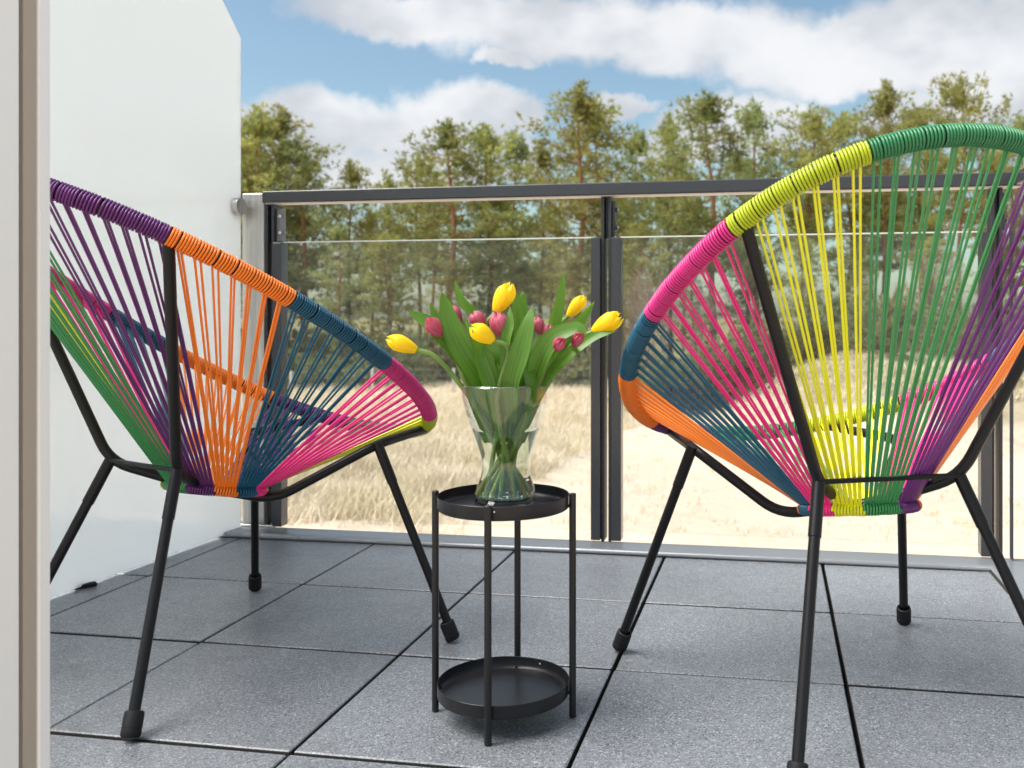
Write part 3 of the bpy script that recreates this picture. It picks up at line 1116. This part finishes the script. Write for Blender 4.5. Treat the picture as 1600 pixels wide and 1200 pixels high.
def petal_mesh(length, rmax, openness, half, seed):
    r_ = random.Random(seed)
    V, Fc = [], []
    ns, nw = 9, 5
    for i in range(ns):
        s = i / (ns - 1)
        prof_ = (math.sin(math.pi * min(1, 0.10 + 0.62 * s)) ** 0.75) if s < 0.65 else (math.sin(math.pi * (0.10 + 0.62 * 0.65)) ** 0.75) * (1 - ((s - 0.65) / 0.35) ** 2 * (0.86 - openness))
        rad = rmax * prof_
        wid = half * (math.sin(math.pi * (0.16 + 0.84 * s) ** 0.85)) ** 0.55 if s < 1 else 0
        for j in range(nw):
            w = -1 + 2 * j / (nw - 1)
            an = w * wid
            rr2 = rad * (1 - 0.05 * abs(w) ** 2 + 0.04 * (1 - abs(w)) * (0.6 - abs(s - 0.5)))
            z = length * s - 0.10 * length * abs(w) * s * s
            V.append((rr2 * math.cos(an), rr2 * math.sin(an), z))
    for i in range(ns - 1):
        for j in range(nw - 1):
            a = i * nw + j
            Fc.append((a, a + 1, a + nw + 1, a + nw))
    return V, Fc


def tulip(color, hb, ht, width, bottom, leaves, label, openness=0.06, neck=None):
    """hb, ht: base and tip of the flower head; bottom: foot of the stem in the vase"""
    hb, ht = Vector(hb), Vector(ht)
    ax = (ht - hb)
    Lh = ax.length
    bt = Vector(bottom)
    t = empty('tulip', bt)
    tag(t, label, 'flower', 'tulips in the vase')
    if neck is None:
        c = Vector((VX, VY, 0))
        k = (hb - c); k.z = 0
        k = k.normalized() * min(0.068, k.length * 0.75) if k.length > 1e-4 else k
        neck = Vector((VX + k.x, VY + k.y, VZ + 0.205))
    mid = (bt * 0.62 + neck * 0.38)
    mc = Vector((VX, VY, mid.z))
    mid = mc + (mid - mc) * 0.85
    bend = hb - ax.normalized() * min(0.05, (hb - neck).length * 0.3)
    path = bez([bt, mid, neck, bend, hb + ax.normalized() * 0.003], 8)
    stem = MB().tube([p - bt for p in path], 0.0046 + 0.0010 * random.random(), 8).build('stem', M['stem'], t, True)
    hd = ax.to_track_quat('Z', 'Y').to_matrix().to_4x4()
    hd.translation = hb - bt
    fl = empty('flower_head')
    fl.parent = t
    fl.matrix_local = hd
    for k in range(6):
        inn = k >= 3
        V, Fc = petal_mesh(Lh * (0.97 if inn else 1.0), width * (0.86 if inn else 1.0), openness, 1.12, k)
        an = k * 2 * math.pi / 3 + (math.pi / 3 if inn else 0) + random.uniform(-.15, .15) + 0.5
        V = [(x * math.cos(an) - y * math.sin(an), x * math.sin(an) + y * math.cos(an), z) for x, y, z in V]
        po = MB().add(V, Fc).build('petal', M[color], fl, True)
        uv = po.data.uv_layers.new(name='UVMap')
        for lp in po.data.loops:
            i = lp.vertex_index
            uv.data[lp.index].uv = ((i % 5) / 4 * 0.4 + k * 0.37, (i // 5) / 8)
    for lf in leaves:
        leaf(t, bt, *lf)
    return t


def leaf(parent, org, pts, width, face, curl=0.30, lean=0.0):
    """pts: centre line from sheath to tip; face: direction the blade's inner side looks"""
    path = bez(pts, 8)
    n = len(path)
    V, Fc = [], []
    face = Vector(face).normalized()
    NW = 6
    sd = random.random() * 6
    for i, p in enumerate(path):
        s = i / (n - 1)
        tg = (path[min(i + 1, n - 1)] - path[max(i - 1, 0)]).normalized()
        side = tg.cross(face)
        side.normalize()
        nrm = side.cross(tg)
        w = width * 0.5 * (math.sin(math.pi * min(1.0, 0.13 + 0.87 * s)) ** 0.72) * (1 if s < 1 else 0)
        w = max(w, 0.0004)
        for j in range(NW):
            q = -1 + 2 * j / (NW - 1)
            cu = curl * (1.5 - 1.1 * s)
            wav = 0.0022 * math.sin(9 * s + sd + (2.0 if q > 0 else 0)) * q * q
            V.append(p + side * (w * q * (1 - 0.20 * cu * q * q)) + nrm * (w * cu * (q * q) + wav) - org)
    for i in range(n - 1):
        for j in range(NW - 1):
            a = i * NW + j
            Fc.append((a, a + 1, a + NW + 1, a + NW))
    o = MB().add(V, Fc).build('leaf', M['leaf'], parent, True)
    uv = o.data.uv_layers.new(name='UVMap')
    for lp in o.data.loops:
        i = lp.vertex_index
        uv.data[lp.index].uv = ((i % NW) / (NW - 1), (i // NW) / (n - 1))


def vb(u, dd=0.0, z=0.016):
    """a point on the vase floor under column u"""
    p = at(u, 780, VD + dd)
    return Vector((p.x, p.y, VZ + z))


def A(u, v, dd=0.0):
    return at(u, v, VD + dd)


CAMV = (Vector((0, 0, EYE + 0.25)) - vc).normalized()
RGT = Vector((CY_, SY_, 0))
FWD = Vector((-SY_, CY_, 0))
out_l = (CAMV - RGT * 0.8).normalized()
out_r = (CAMV + RGT * 0.8).normalized()
tulip('yellow', A(651, 547, -.02), A(603, 527, -.03), 0.0175, vb(827, .01),
      [([A(775, 655, -.01), A(752, 600, -.03), A(712, 545, -.05), A(671, 506, -.05), A(638, 486, -.05)], 0.043, CAMV + RGT * 0.3, 0.25)],
      'yellow tulip hanging out furthest left on a long dark stem')
tulip('yellow', A(775, 487, -.02), A(799, 441, -.02), 0.0205, vb(760, -.01),
      [([A(790, 640, .02), A(778, 560, .03), A(750, 500, .03), A(722, 470, .03), A(710, 436, .03)], 0.024, CAMV - RGT * 0.5, 0.3)],
      'upright yellow tulip highest in the bouquet above a pink one')
tulip('yellow', A(771, 533, -.075), A(735, 508, -.085), 0.0185, vb(805, -.02),
      [([A(800, 650, -.03), A(792, 590, -.06), A(790, 540, -.065), A(797, 505, -.06), A(796, 478, -.05)], 0.024, CAMV - RGT * 0.4, 0.35)],
      'yellow tulip nodding to the front left on a bent stem')
tulip('yellow', A(927, 518, -.02), A(971, 491, -.03), 0.0195, vb(763, .02),
      [([A(815, 655, 0), A(845, 605, -.02), A(885, 560, -.04), A(925, 528, -.04), A(966, 516, -.04)], 0.029, CAMV - RGT * 0.2 + Vector((0, 0, .6)), 0.35)],
      'open yellow tulip leaning far right in front of the railing post', 0.34)
tulip('yellow', A(888, 494, .03), A(914, 461, .03), 0.0145, vb(775, .03),
      [([A(830, 640, .02), A(848, 570, .01), A(862, 520, .0), A(874, 475, .0), A(880, 426, .0)], 0.031, CAMV + RGT * 0.35, 0.22)],
      'slim greenish yellow tulip bud right of the tallest leaf')
tulip('pink', A(688, 523, -.055), A(667, 497, -.085), 0.0165, vb(812, .03),
      [([A(775, 650, -.03), A(748, 590, -.055), A(718, 540, -.06), A(700, 495, -.055), A(690, 456, -.05)], 0.048, CAMV + RGT * 0.25, 0.22)],
      'pink tulip bud at the left between two broad leaves')
tulip('pink', A(756, 512, -.02), A(738, 487, -.02), 0.0165, vb(790, .02),
      [([A(765, 640, .02), A(725, 560, .03), A(700, 520, .03), A(682, 498, .03), A(672, 474, .03)], 0.026, CAMV + RGT * 0.4, 0.3)],
      'ruffled pink tulip just behind the nodding yellow one', 0.22)
tulip('pink', A(792, 532, -.04), A(774, 486, -.04), 0.0205, vb(782, -.03),
      [([A(800, 660, -.04), A(800, 600, -.075), A(812, 555, -.085), A(824, 510, -.08), A(832, 479, -.07)], 0.041, CAMV - RGT * 0.35, 0.25)],
      'large pink tulip in the middle under the highest yellow one')
tulip('pink', A(845, 522, -.05), A(838, 494, -.05), 0.0125, vb(752, .01),
      [([A(815, 650, -.02), A(835, 590, -.06), A(850, 550, -.08), A(868, 525, -.085), A(902, 512, -.08), A(916, 524, -.085)], 0.041, CAMV - RGT * 0.25 + Vector((0, 0, .25)), 0.28)],
      'narrow pink tulip right of the central leaves')
tulip('pink', A(850, 532, -.05), A(860, 506, -.05), 0.0120, vb(769, -.02),
      [([A(810, 640, .03), A(815, 560, .03), A(812, 510, .03), A(806, 470, .03), A(800, 446, .03)], 0.024, CAMV - RGT * 0.2, 0.3)],
      'pale pink tulip half hidden behind the folded right leaf')
tulip('pink', A(868, 546, -.075), A(879, 529, -.115), 0.0125, vb(787, .02),
      [([A(825, 640, .0), A(860, 575, -.01), A(890, 530, -.01), A(912, 495, -.01), A(929, 471, -.01)], 0.026, CAMV + RGT * 0.4, 0.28)],
      'small pink bud peeping from under the folded right leaf')
tulip('pink', A(897, 540, -.055), A(907, 521, -.10), 0.0125, vb(745, -.01),
      [([A(825, 645, .03), A(845, 590, .04), A(880, 540, .05), A(900, 505, .05), A(914, 484, .05)], 0.024, CAMV + RGT * 0.3, 0.3)],
      'small pink bud on the right above the long low stem')
tulip('pink', A(720, 505, .04), A(706, 476, .04), 0.0115, vb(820, -.01),
      [([A(790, 640, .05), A(808, 560, .05), A(818, 505, .05), A(816, 470, .05), A(818, 455, .05)], 0.026, CAMV, 0.3),
       ([A(770, 640, .03), A(735, 555, .05), A(720, 510, .06), A(706, 480, .06), A(698, 468, .06)], 0.023, CAMV + RGT * 0.3, 0.3)],
      'pale pink bud at the back left between tall leaves')
tulip('pink', A(826, 535, .05), A(822, 505, .05), 0.0125, vb(797, .035),
      [([A(780, 660, -.045), A(765, 610, -.065), A(752, 570, -.07), A(745, 535, -.06), A(728, 500, -.05)], 0.029, CAMV + RGT * 0.4, 0.35),
       ([A(805, 655, .0), A(805, 600, -.03), A(782, 560, -.04), A(765, 535, -.03), A(755, 515, -.03)], 0.024, CAMV + RGT * 0.2, 0.3),
       ([A(820, 655, -.03), A(832, 610, -.06), A(826, 570, -.06), A(838, 540, -.05), A(850, 500, -.04)], 0.026, CAMV - RGT * 0.3, 0.3)],
      'pink tulip sunk deep among the leaves at the centre')


# a few shorter leaves that fill the mouth of the vase, on the tulips nearest to them
TUL = [o for o in bpy.data.objects if o.name.startswith('tulip') and o.type == 'EMPTY']
rl = random.Random(3)
for i in range(13):
    uu = 742 + i * 7.6
    tip_u = 790 + (uu - 790) * rl.uniform(1.7, 2.5)
    dd = rl.uniform(-0.055, 0.06)
    tv = rl.uniform(480, 545)
    pts = [A(790 + (uu - 790) * 0.55, 690, dd * 0.5), A(uu, 625, dd * 0.9), A((uu + tip_u) / 2, (600 + tv) / 2, dd * 1.15), A(tip_u, tv, dd * 1.2)]
    par = TUL[i % len(TUL)]
    leaf(par, par.location.copy(), pts, rl.uniform(0.020, 0.034), CAMV + RGT * rl.uniform(-.7, .7), rl.uniform(.2, .45))

# ------------------------------------------------------------------ pines, shrubs, grass
def needles(C, D, rg, per=7, length=0.26, width=0.05, spread=0.75):
    n = len(C)
    C = np.repeat(C, per, 0)
    D = np.repeat(D, per, 0) + rg.normal(0, spread, (n * per, 3))
    D /= np.linalg.norm(D, axis=1)[:, None] + 1e-9
    S = np.cross(D, rg.normal(0, 1, (n * per, 3)))
    S /= np.linalg.norm(S, axis=1)[:, None] + 1e-9
    ln = length * rg.uniform(0.7, 1.3, (n * per, 1))
    w = width * 0.5 * rg.uniform(0.7, 1.3, (n * per, 1))
    V = np.stack([C - S * w, C + S * w, C + D * ln], 1).reshape(-1, 3)
    T = np.arange(len(V)).reshape(-1, 3)
    return V, T


def pine_variant(seed, cb=0.30, spread=0.24, top=1.0, leafm='pine'):
    """a Scots pine of height 12: trunk with limbs, crown of needle tufts in flat clumps"""
    rg = np.random.default_rng(seed)
    H = 12.0
    tz = np.linspace(0, H, 14)
    ph = rg.uniform(0, 6.28, 4)
    tx = 0.22 * np.sin(tz * 0.33 + ph[0]) * (tz / H) + 0.09 * np.sin(tz * 0.8 + ph[1])
    ty = 0.22 * np.sin(tz * 0.30 + ph[2]) * (tz / H) + 0.09 * np.sin(tz * 0.9 + ph[3])
    tx -= tx[0]; ty -= ty[0]
    tr = MB()
    tr.tube(np.stack([tx, ty, tz], 1), 0.15 * (1 - tz / H) ** 0.8 + 0.018, 8)
    Cs, Ds = [], []
    nb = 66
    for k in range(nb):
        f = (k + rg.uniform(0, 1)) / nb
        zf = cb + (0.985 - cb) * f
        z = zf * H
        x0, y0 = np.interp(z, tz, tx), np.interp(z, tz, ty)
        pr = math.sqrt(max(0.0, 1 - f ** 2.2)) * (0.55 + 0.45 * min(1, f / 0.25)) + 0.06
        if rg.uniform() < 0.16:
            continue
        Lb = spread * H * pr * (rg.uniform(0.4, 1.05) if rg.uniform() < 0.8 else rg.uniform(1.05, 1.25))
        an = k * 2.4 + rg.uniform(-.6, .6)
        dr = np.array([math.cos(an), math.sin(an), 0])
        rise = rg.uniform(0.0, 0.22) + 0.55 * f
        P = [np.array([x0, y0, z]) + dr * Lb * s + np.array([0, 0, Lb * (rise * s * s + 0.05 * math.sin(6 * s + k))]) for s in np.linspace(0, 1, 6)]
        tr.tube(P, np.linspace(0.045 * (1 - f * 0.6), 0.010, 6), 5, caps=False)
        nc = max(2, int(Lb / 0.42))
        for c_ in range(nc):
            s = 0.32 + 0.68 * (c_ + rg.uniform(0.2, 1)) / nc
            s = min(s, 1.0)
            i = min(int(s * 5), 4)
            p = P[i] + (P[i + 1] - P[i]) * (s * 5 - i)
            p = p + rg.normal(0, 0.16, 3) * np.array([1, 1, 0.5])
            m_ = int(rg.integers(8, 14))
            sc_ = rg.uniform(0.6, 1.45)
            off = rg.normal(0, 1, (m_, 3)) * np.array([0.27, 0.27, 0.11]) * sc_
            Cs.append(p + off + np.array([0, 0, 0.06]))
            dd = off * 1.6 + dr * 0.35 + np.array([0, 0, 0.55])
            Ds.append(dd)
    # leader and candles at the top
    for k in range(5):
        x0, y0 = np.interp(H * .97, tz, tx), np.interp(H * .97, tz, ty)
        o_ = rg.normal(0, 0.28, 2) * (k > 0)
        for z in np.linspace(H * 0.93, H * (1.03 - 0.02 * k) * top, 7):
            m_ = 6
            off = rg.normal(0, 1, (m_, 3)) * np.array([0.11, 0.11, 0.08])
            Cs.append(np.array([x0 + o_[0], y0 + o_[1], z]) + off)
            Ds.append(off * 2 + np.array([0, 0, 0.8]))
    V, T = needles(np.concatenate(Cs), np.concatenate(Ds), rg)
    me_c = fast_mesh('crown', V, T)
    me_c.materials.append(M[leafm])
    me_t = tr.mesh('trunk', True)
    me_t.materials.append(M['bark'])
    return me_t, me_c


VAR = [pine_variant(11, 0.26, 0.20), pine_variant(12, 0.36, 0.23, 1.0, 'pine_dark'), pine_variant(13, 0.30, 0.17, 1.02), pine_variant(14, 0.42, 0.25), pine_variant(15, 0.22, 0.19, 1.0, 'pine_blue'), pine_variant(16, 0.50, 0.20)]


def pine(u, vtop, d, var, label, wide=1.0, group='pines of the wood beyond the fence'):
    p = at(u, PY, d)
    gz = float(hgt(p.x, p.y)) - 0.05
    top = EYE + (PY - vtop) / F_PX * d
    s = (top - gz) / 12.25
    o = empty('pine_tree', (p.x, p.y, gz), rng.uniform(0, 6.28))
    o.scale = (s * wide, s * wide, s)
    tag(o, label, 'tree', group)
    mt_, mc_ = VAR[var]
    link('trunk', mt_, o)
    link('crown', mc_, o)


FRONT = [
    (398, 172, 46, 0, 'pine at the far left, its top just right of the frosted screen', 1.1),
    (432, 178, 49, 2, 'pine with a narrow top, second from the frosted screen', 1.1),
    (478, 218, 47, 4, 'pine third from the frosted screen, lower than its two neighbours', 1.1),
    (545, 256, 50, 0, 'lowest pine at the right end of the left-hand group', 0.9),
    (612, 284, 52, 2, 'small pine top barely showing above the handrail left of centre', 0.8),
    (706, 192, 45, 1, 'broad pine above the handrail, tallest of the group above the tulips', 1.15),
    (762, 204, 47, 0, 'pine beside the broadest one above the tulips, on its right', 1.05),
    (800, 216, 50, 4, 'pine at the right edge of the group above the tulips', 0.9),
    (655, 248, 50, 3, 'pine with bare gaps at the left edge of the group above the tulips', 0.8),
    (850, 230, 53, 2, 'low pine in the gap left of the tall peaked pine', 0.9),
    (912, 144, 45, 2, 'tall peaked pine just left of the middle railing post', 1.15),
    (938, 168, 49, 0, 'pine right behind the middle railing post beside the tall peaked one', 0.9),
    (985, 206, 52, 4, 'slender pine just right of the middle railing post', 0.75),
    (1048, 190, 49, 2, 'narrow pine left of the broad crown above the right chair', 0.8),
    (1116, 150, 45, 1, 'broad pine with a bare orange limb above the pink cords', 1.1),
    (1180, 168, 48, 4, 'pine between the broad crown and the yellow top of the right chair', 1.0),
    (1262, 173, 47, 3, 'pine behind the yellow part of the right chair rim', 1.0),
    (1325, 182, 50, 0, 'rounded pine above the yellow to green change of the chair rim', 1.0),
    (1380, 140, 48, 2, 'pointed pine rising above the green part of the chair rim', 0.95),
    (1440, 170, 51, 1, 'low pine between the two pointed ones above the green chair rim', 0.9),
    (1500, 124, 45, 3, 'tallest pine at the right, open crown above the green chair rim', 0.85),
    (1585, 188, 50, 0, 'pine at the right edge of the picture behind the green chair rim', 1.0),
]
for (u, v, d, k, lab, w) in FRONT:
    pine(u, v, d, k, lab, w)
lab = 'pine standing deeper in the wood behind the front row'
for i in range(13):
    u = 385 + i * 97 + rng.uniform(-10, 10)
    d = rng.uniform(53, 78)
    cap = np.interp(u, [380, 480, 560, 600, 640, 700, 800, 850, 910, 980, 1050, 1150, 1300, 1500, 1650], [215, 250, 300, 320, 300, 250, 255, 290, 240, 250, 245, 225, 225, 215, 230])
    pine(u, cap + rng.uniform(5, 60), d, int(rng.choice([1, 3, 5, 5])), lab, rng.uniform(0.7, 0.95), 'pines deep in the wood')
YOUNG = ['beside the left railing post', 'seen through the teal cords of the left chair', 'behind the pink rim of the left chair', 'above the leftmost yellow tulip',
         'behind the top of the bouquet', 'just left of the middle railing post', 'just right of the middle railing post', 'behind the pink rim of the right chair',
         'behind the near upright of the right chair', 'behind the yellow cords of the right chair', 'behind the first green cords of the right chair',
         'behind the last green cords of the right chair', 'beside the right railing post']
for i in range(13):
    lab = 'young pine below the tall ones, ' + YOUNG[i]
    u = 430 + i * 92 + rng.uniform(-18, 18)
    pine(u, rng.uniform(345, 420), rng.uniform(41, 47), int(rng.choice([0, 2, 4])), lab, rng.uniform(0.95, 1.3), 'young pines below the tall ones')
lab = 'pine of the wood hidden behind the frosted screen'
for (u, v, d) in ((350, 190, 48), (290, 200, 46), (215, 175, 50), (140, 190, 47)):
    pine(u, v, d, int(rng.integers(0, 5)), lab, 1.0, 'pines behind the frosted screen')


def shrub_variant(seed, mt_name, rad=(1.0, 1.0, 0.8), n=420, ln=0.20, wd=0.05):
    rg = np.random.default_rng(seed)
    lob = rg.normal(0, 0.42, (7, 3)) * np.array([1, 1, 0.4]) + np.array([0, 0, 0.45])
    C = lob[rg.integers(0, 7, n)] + rg.normal(0, 0.27, (n, 3))
    C[:, 2] = np.abs(C[:, 2])
    C *= np.array(rad)
    D = C - np.array([0, 0, -0.1]) + np.array([0, 0, 0.5])
    V, T = needles(C, D, rg, 8, ln, wd, 0.6)
    me = fast_mesh('crown', V, T)
    me.materials.append(M[mt_name])
    st_ = MB()
    for k in range(7):
        e = lob[k] * np.array(rad)
        st_.tube([(0, 0, -0.1), e * 0.5 + np.array([0, 0, 0.05]), e], [0.03, 0.02, 0.008], 5, caps=False)
    ms = st_.mesh('stem', True)
    ms.materials.append(M['twig'])
    return ms, me


SHR = [shrub_variant(31, 'shrub'), shrub_variant(32, 'shrub', (0.8, 0.8, 1.3)), shrub_variant(33, 'herb', (1.1, 1.1, 0.6)), shrub_variant(34, 'brown', (1.1, 1.1, 0.55))]


KIND = ['rounded grey-green', 'upright grey-green', 'flat yellow-green', 'low reddish-brown']


def shrub(u, d, k, s, label, group):
    label = KIND[k] + ' ' + label
    group = KIND[k] + ' ' + group
    p = at(u, PY, d)
    o = empty('shrub', (p.x, p.y, float(hgt(p.x, p.y)) - 0.05), rng.uniform(0, 6.28))
    o.scale = (s * rng.uniform(0.9, 1.25), s * rng.uniform(0.9, 1.25), s)
    tag(o, label, 'shrub', group)
    link('stem', SHR[k][0], o)
    link('crown', SHR[k][1], o)


for i in range(34):
    shrub(425 + i * 16 + rng.uniform(-8, 8), rng.uniform(39.5, 47.5), int(rng.choice([0, 0, 1, 1, 2])), rng.uniform(1.0, 2.0), 'bush at the foot of the wood behind the wire fence', 'bushes at the foot of the wood')
for i in range(56):
    u = 985 + i * 12 + rng.uniform(-12, 12)
    shrub(u, rng.uniform(29, 40), int(rng.choice([0, 1, 1, 2, 2, 3])), rng.uniform(0.55, 1.45), 'bush on the bank above the sand at right', 'bushes on the bank')


def sapling_variant(seed):
    rg = np.random.default_rng(seed)
    m_ = MB()

    def grow(p, d, L, r, lev):
        e = p + d * L
        mid = (p + e) / 2 + rg.normal(0, 0.05 * L, 3)
        m_.tube([p, mid, e], [r, r * 0.8, r * 0.55], 4 if lev else 6, caps=False)
        if lev >= 3:
            return
        for k in range(4 if lev else 7):
            s = rg.uniform(0.35, 1.0)
            q = p + (e - p) * s
            nd = d + rg.normal(0, 0.5, 3) + np.array([0, 0, 0.25])
            nd /= np.linalg.norm(nd)
            grow(q, nd, L * rg.uniform(0.4, 0.62), r * 0.5, lev + 1)
    for k in range(3):
        d = np.array([rg.normal(0, .16), rg.normal(0, .16), 1.0]); d /= np.linalg.norm(d)
        grow(np.array([rg.normal(0, .15), rg.normal(0, .15), -0.1]), d, rg.uniform(2.2, 3.2), 0.035, 0)
    me = m_.mesh('branches', True)
    me.materials.append(M['twig'])
    return me


SAP = [sapling_variant(41), sapling_variant(42)]
for (u, d, s, lab) in ((1000, 33, 1.05, 'leafless grey sapling just right of the middle railing post'), (1040, 34, 1.15, 'leafless pale sapling left of the pink cords of the right chair'),
                       (1085, 36, 0.95, 'leafless sapling seen through the pink cords of the right chair'), (1450, 35, 1.0, 'leafless sapling seen through the green cords of the right chair'),
                       (1556, 47, 2.25, 'bare thin treetop against the sky at the far right')):
    p = at(u, PY, d)
    o = empty('bare_sapling', (p.x, p.y, float(hgt(p.x, p.y))), rng.uniform(0, 6.28))
    o.scale = (s, s, s)
    tag(o, lab, 'tree', 'leafless saplings')
    link('branches', SAP[int(u) % 2], o)


# wire fence at the foot of the wood
def wire_fence():
    f0 = at(430, PY, 38.5)
    o = empty('wire_fence', (f0.x, f0.y, float(hgt(f0.x, f0.y))))
    tag(o, 'low wire mesh fence with pale concrete posts before the wood', 'fence')
    base = o.location.copy()
    tops = []
    for u in (455, 582, 709, 836, 963, 1093):
        p = at(u, PY, 38.5 if u < 960 else 37.5 - (u - 960) * 0.02)
        z = float(hgt(p.x, p.y))
        q = Vector((p.x, p.y, z)) - base
        MB().box((q.x - 0.05, q.y - 0.05, q.z - 0.2), (q.x + 0.05, q.y + 0.05, q.z + 0.95), 0.008).build('post', M['concrete'], o)
        tops.append(q)
    for zz_ in np.linspace(0.15, 0.9, 4):
        MB().tube([q + Vector((0, -0.055, zz_)) for q in tops], 0.0028, 4).build('wire', M['wire'], o)
    m_ = MB()
    for a_, b_ in zip(tops[:-1], tops[1:]):
        for k in range(30):
            p = a_.lerp(b_, k / 30) + Vector((0, -0.055, 0))
            m_.tube([p + Vector((0, 0, 0.1)), p + Vector((0, 0, 0.9))], 0.0022, 3, caps=False)
    tag(m_.build('mesh_wires', M['wire'], o), kind='stuff')


wire_fence()


def grass_field():
    rg = np.random.default_rng(5)
    pts = []
    # dense on the left, tufts on the sand at right
    n = 15000
    u = rg.uniform(300, 1010, n)
    d = 1 / rg.uniform(1 / 41.0, 1 / 13.2, n)
    keep = np.ones(n, bool)
    # sandy strip near the terrace and open sand towards the right
    lim = np.interp(u, [300, 500, 700, 800, 860, 930, 1000], [14.2, 14.2, 14.8, 16.0, 19.0, 23.5, 27.0])
    keep &= d > lim + rg.normal(0, 0.7, n)
    pts.append((u[keep], d[keep], np.ones(keep.sum())))
    n = 420
    u = rg.uniform(860, 1750, n); d = 1 / rg.uniform(1 / 30.0, 1 / 13.5, n)
    pts.append((u, d, np.full(n, 0.28)))
    n = 2600
    u = rg.uniform(950, 1800, n); d = rg.uniform(25, 36, n)
    pts.append((u, d, np.full(n, 0.75)))
    u = np.concatenate([p[0] for p in pts]); d = np.concatenate([p[1] for p in pts]); sc_ = np.concatenate([p[2] for p in pts])
    xr = (u - PX) / F_PX * d
    X = CY_ * xr - SY_ * d
    Y = SY_ * xr + CY_ * d
    Z = hgt(X, Y)
    per = 13
    n = len(u)
    B = np.repeat(np.stack([X, Y, Z], 1), per, 0) + np.concatenate([rg.normal(0, 0.10, (n * per, 2)), np.zeros((n * per, 1))], 1)
    S = np.repeat(sc_, per)[:, None]
    clump = np.repeat(0.55 + 0.75 * (np.sin(X * 1.7 + Y * 0.9) * np.sin(Y * 1.3 - X * 0.6) * 0.5 + 0.5), per)[:, None]
    L = rg.uniform(0.22, 0.50, (n * per, 1)) * S * clump
    D = np.concatenate([rg.normal(0.12, 0.42, (n * per, 2)), np.ones((n * per, 1))], 1)
    D /= np.linalg.norm(D, axis=1)[:, None]
    W = np.concatenate([rg.normal(0, 1, (n * per, 2)), np.zeros((n * per, 1))], 1)
    W = W / np.linalg.norm(W, axis=1)[:, None] * rg.uniform(0.003, 0.008, (n * per, 1))
    bendv = np.concatenate([rg.normal(0, 0.35, (n * per, 2)), -0.15 * np.ones((n * per, 1))], 1)
    mid = B + D * L * 0.55
    tip = B + D * L + bendv * L * 0.5
    V = np.stack([B - W, B + W, mid - W * 0.7, mid + W * 0.7, tip], 1).reshape(-1, 3)
    i = np.arange(n * per)[:, None] * 5
    T = np.concatenate([i + np.array([[0, 1, 3]]), i + np.array([[0, 3, 2]]), i + np.array([[2, 3, 4]])], 0)
    me = fast_mesh('dry_grass', V, T)
    o = link('dry_grass', me, None, M['grass'])
    tag(o, 'dry straw-coloured grass on the dune beyond the railing', 'grass', kind='stuff')


grass_field()
bpy.context.view_layer.update()
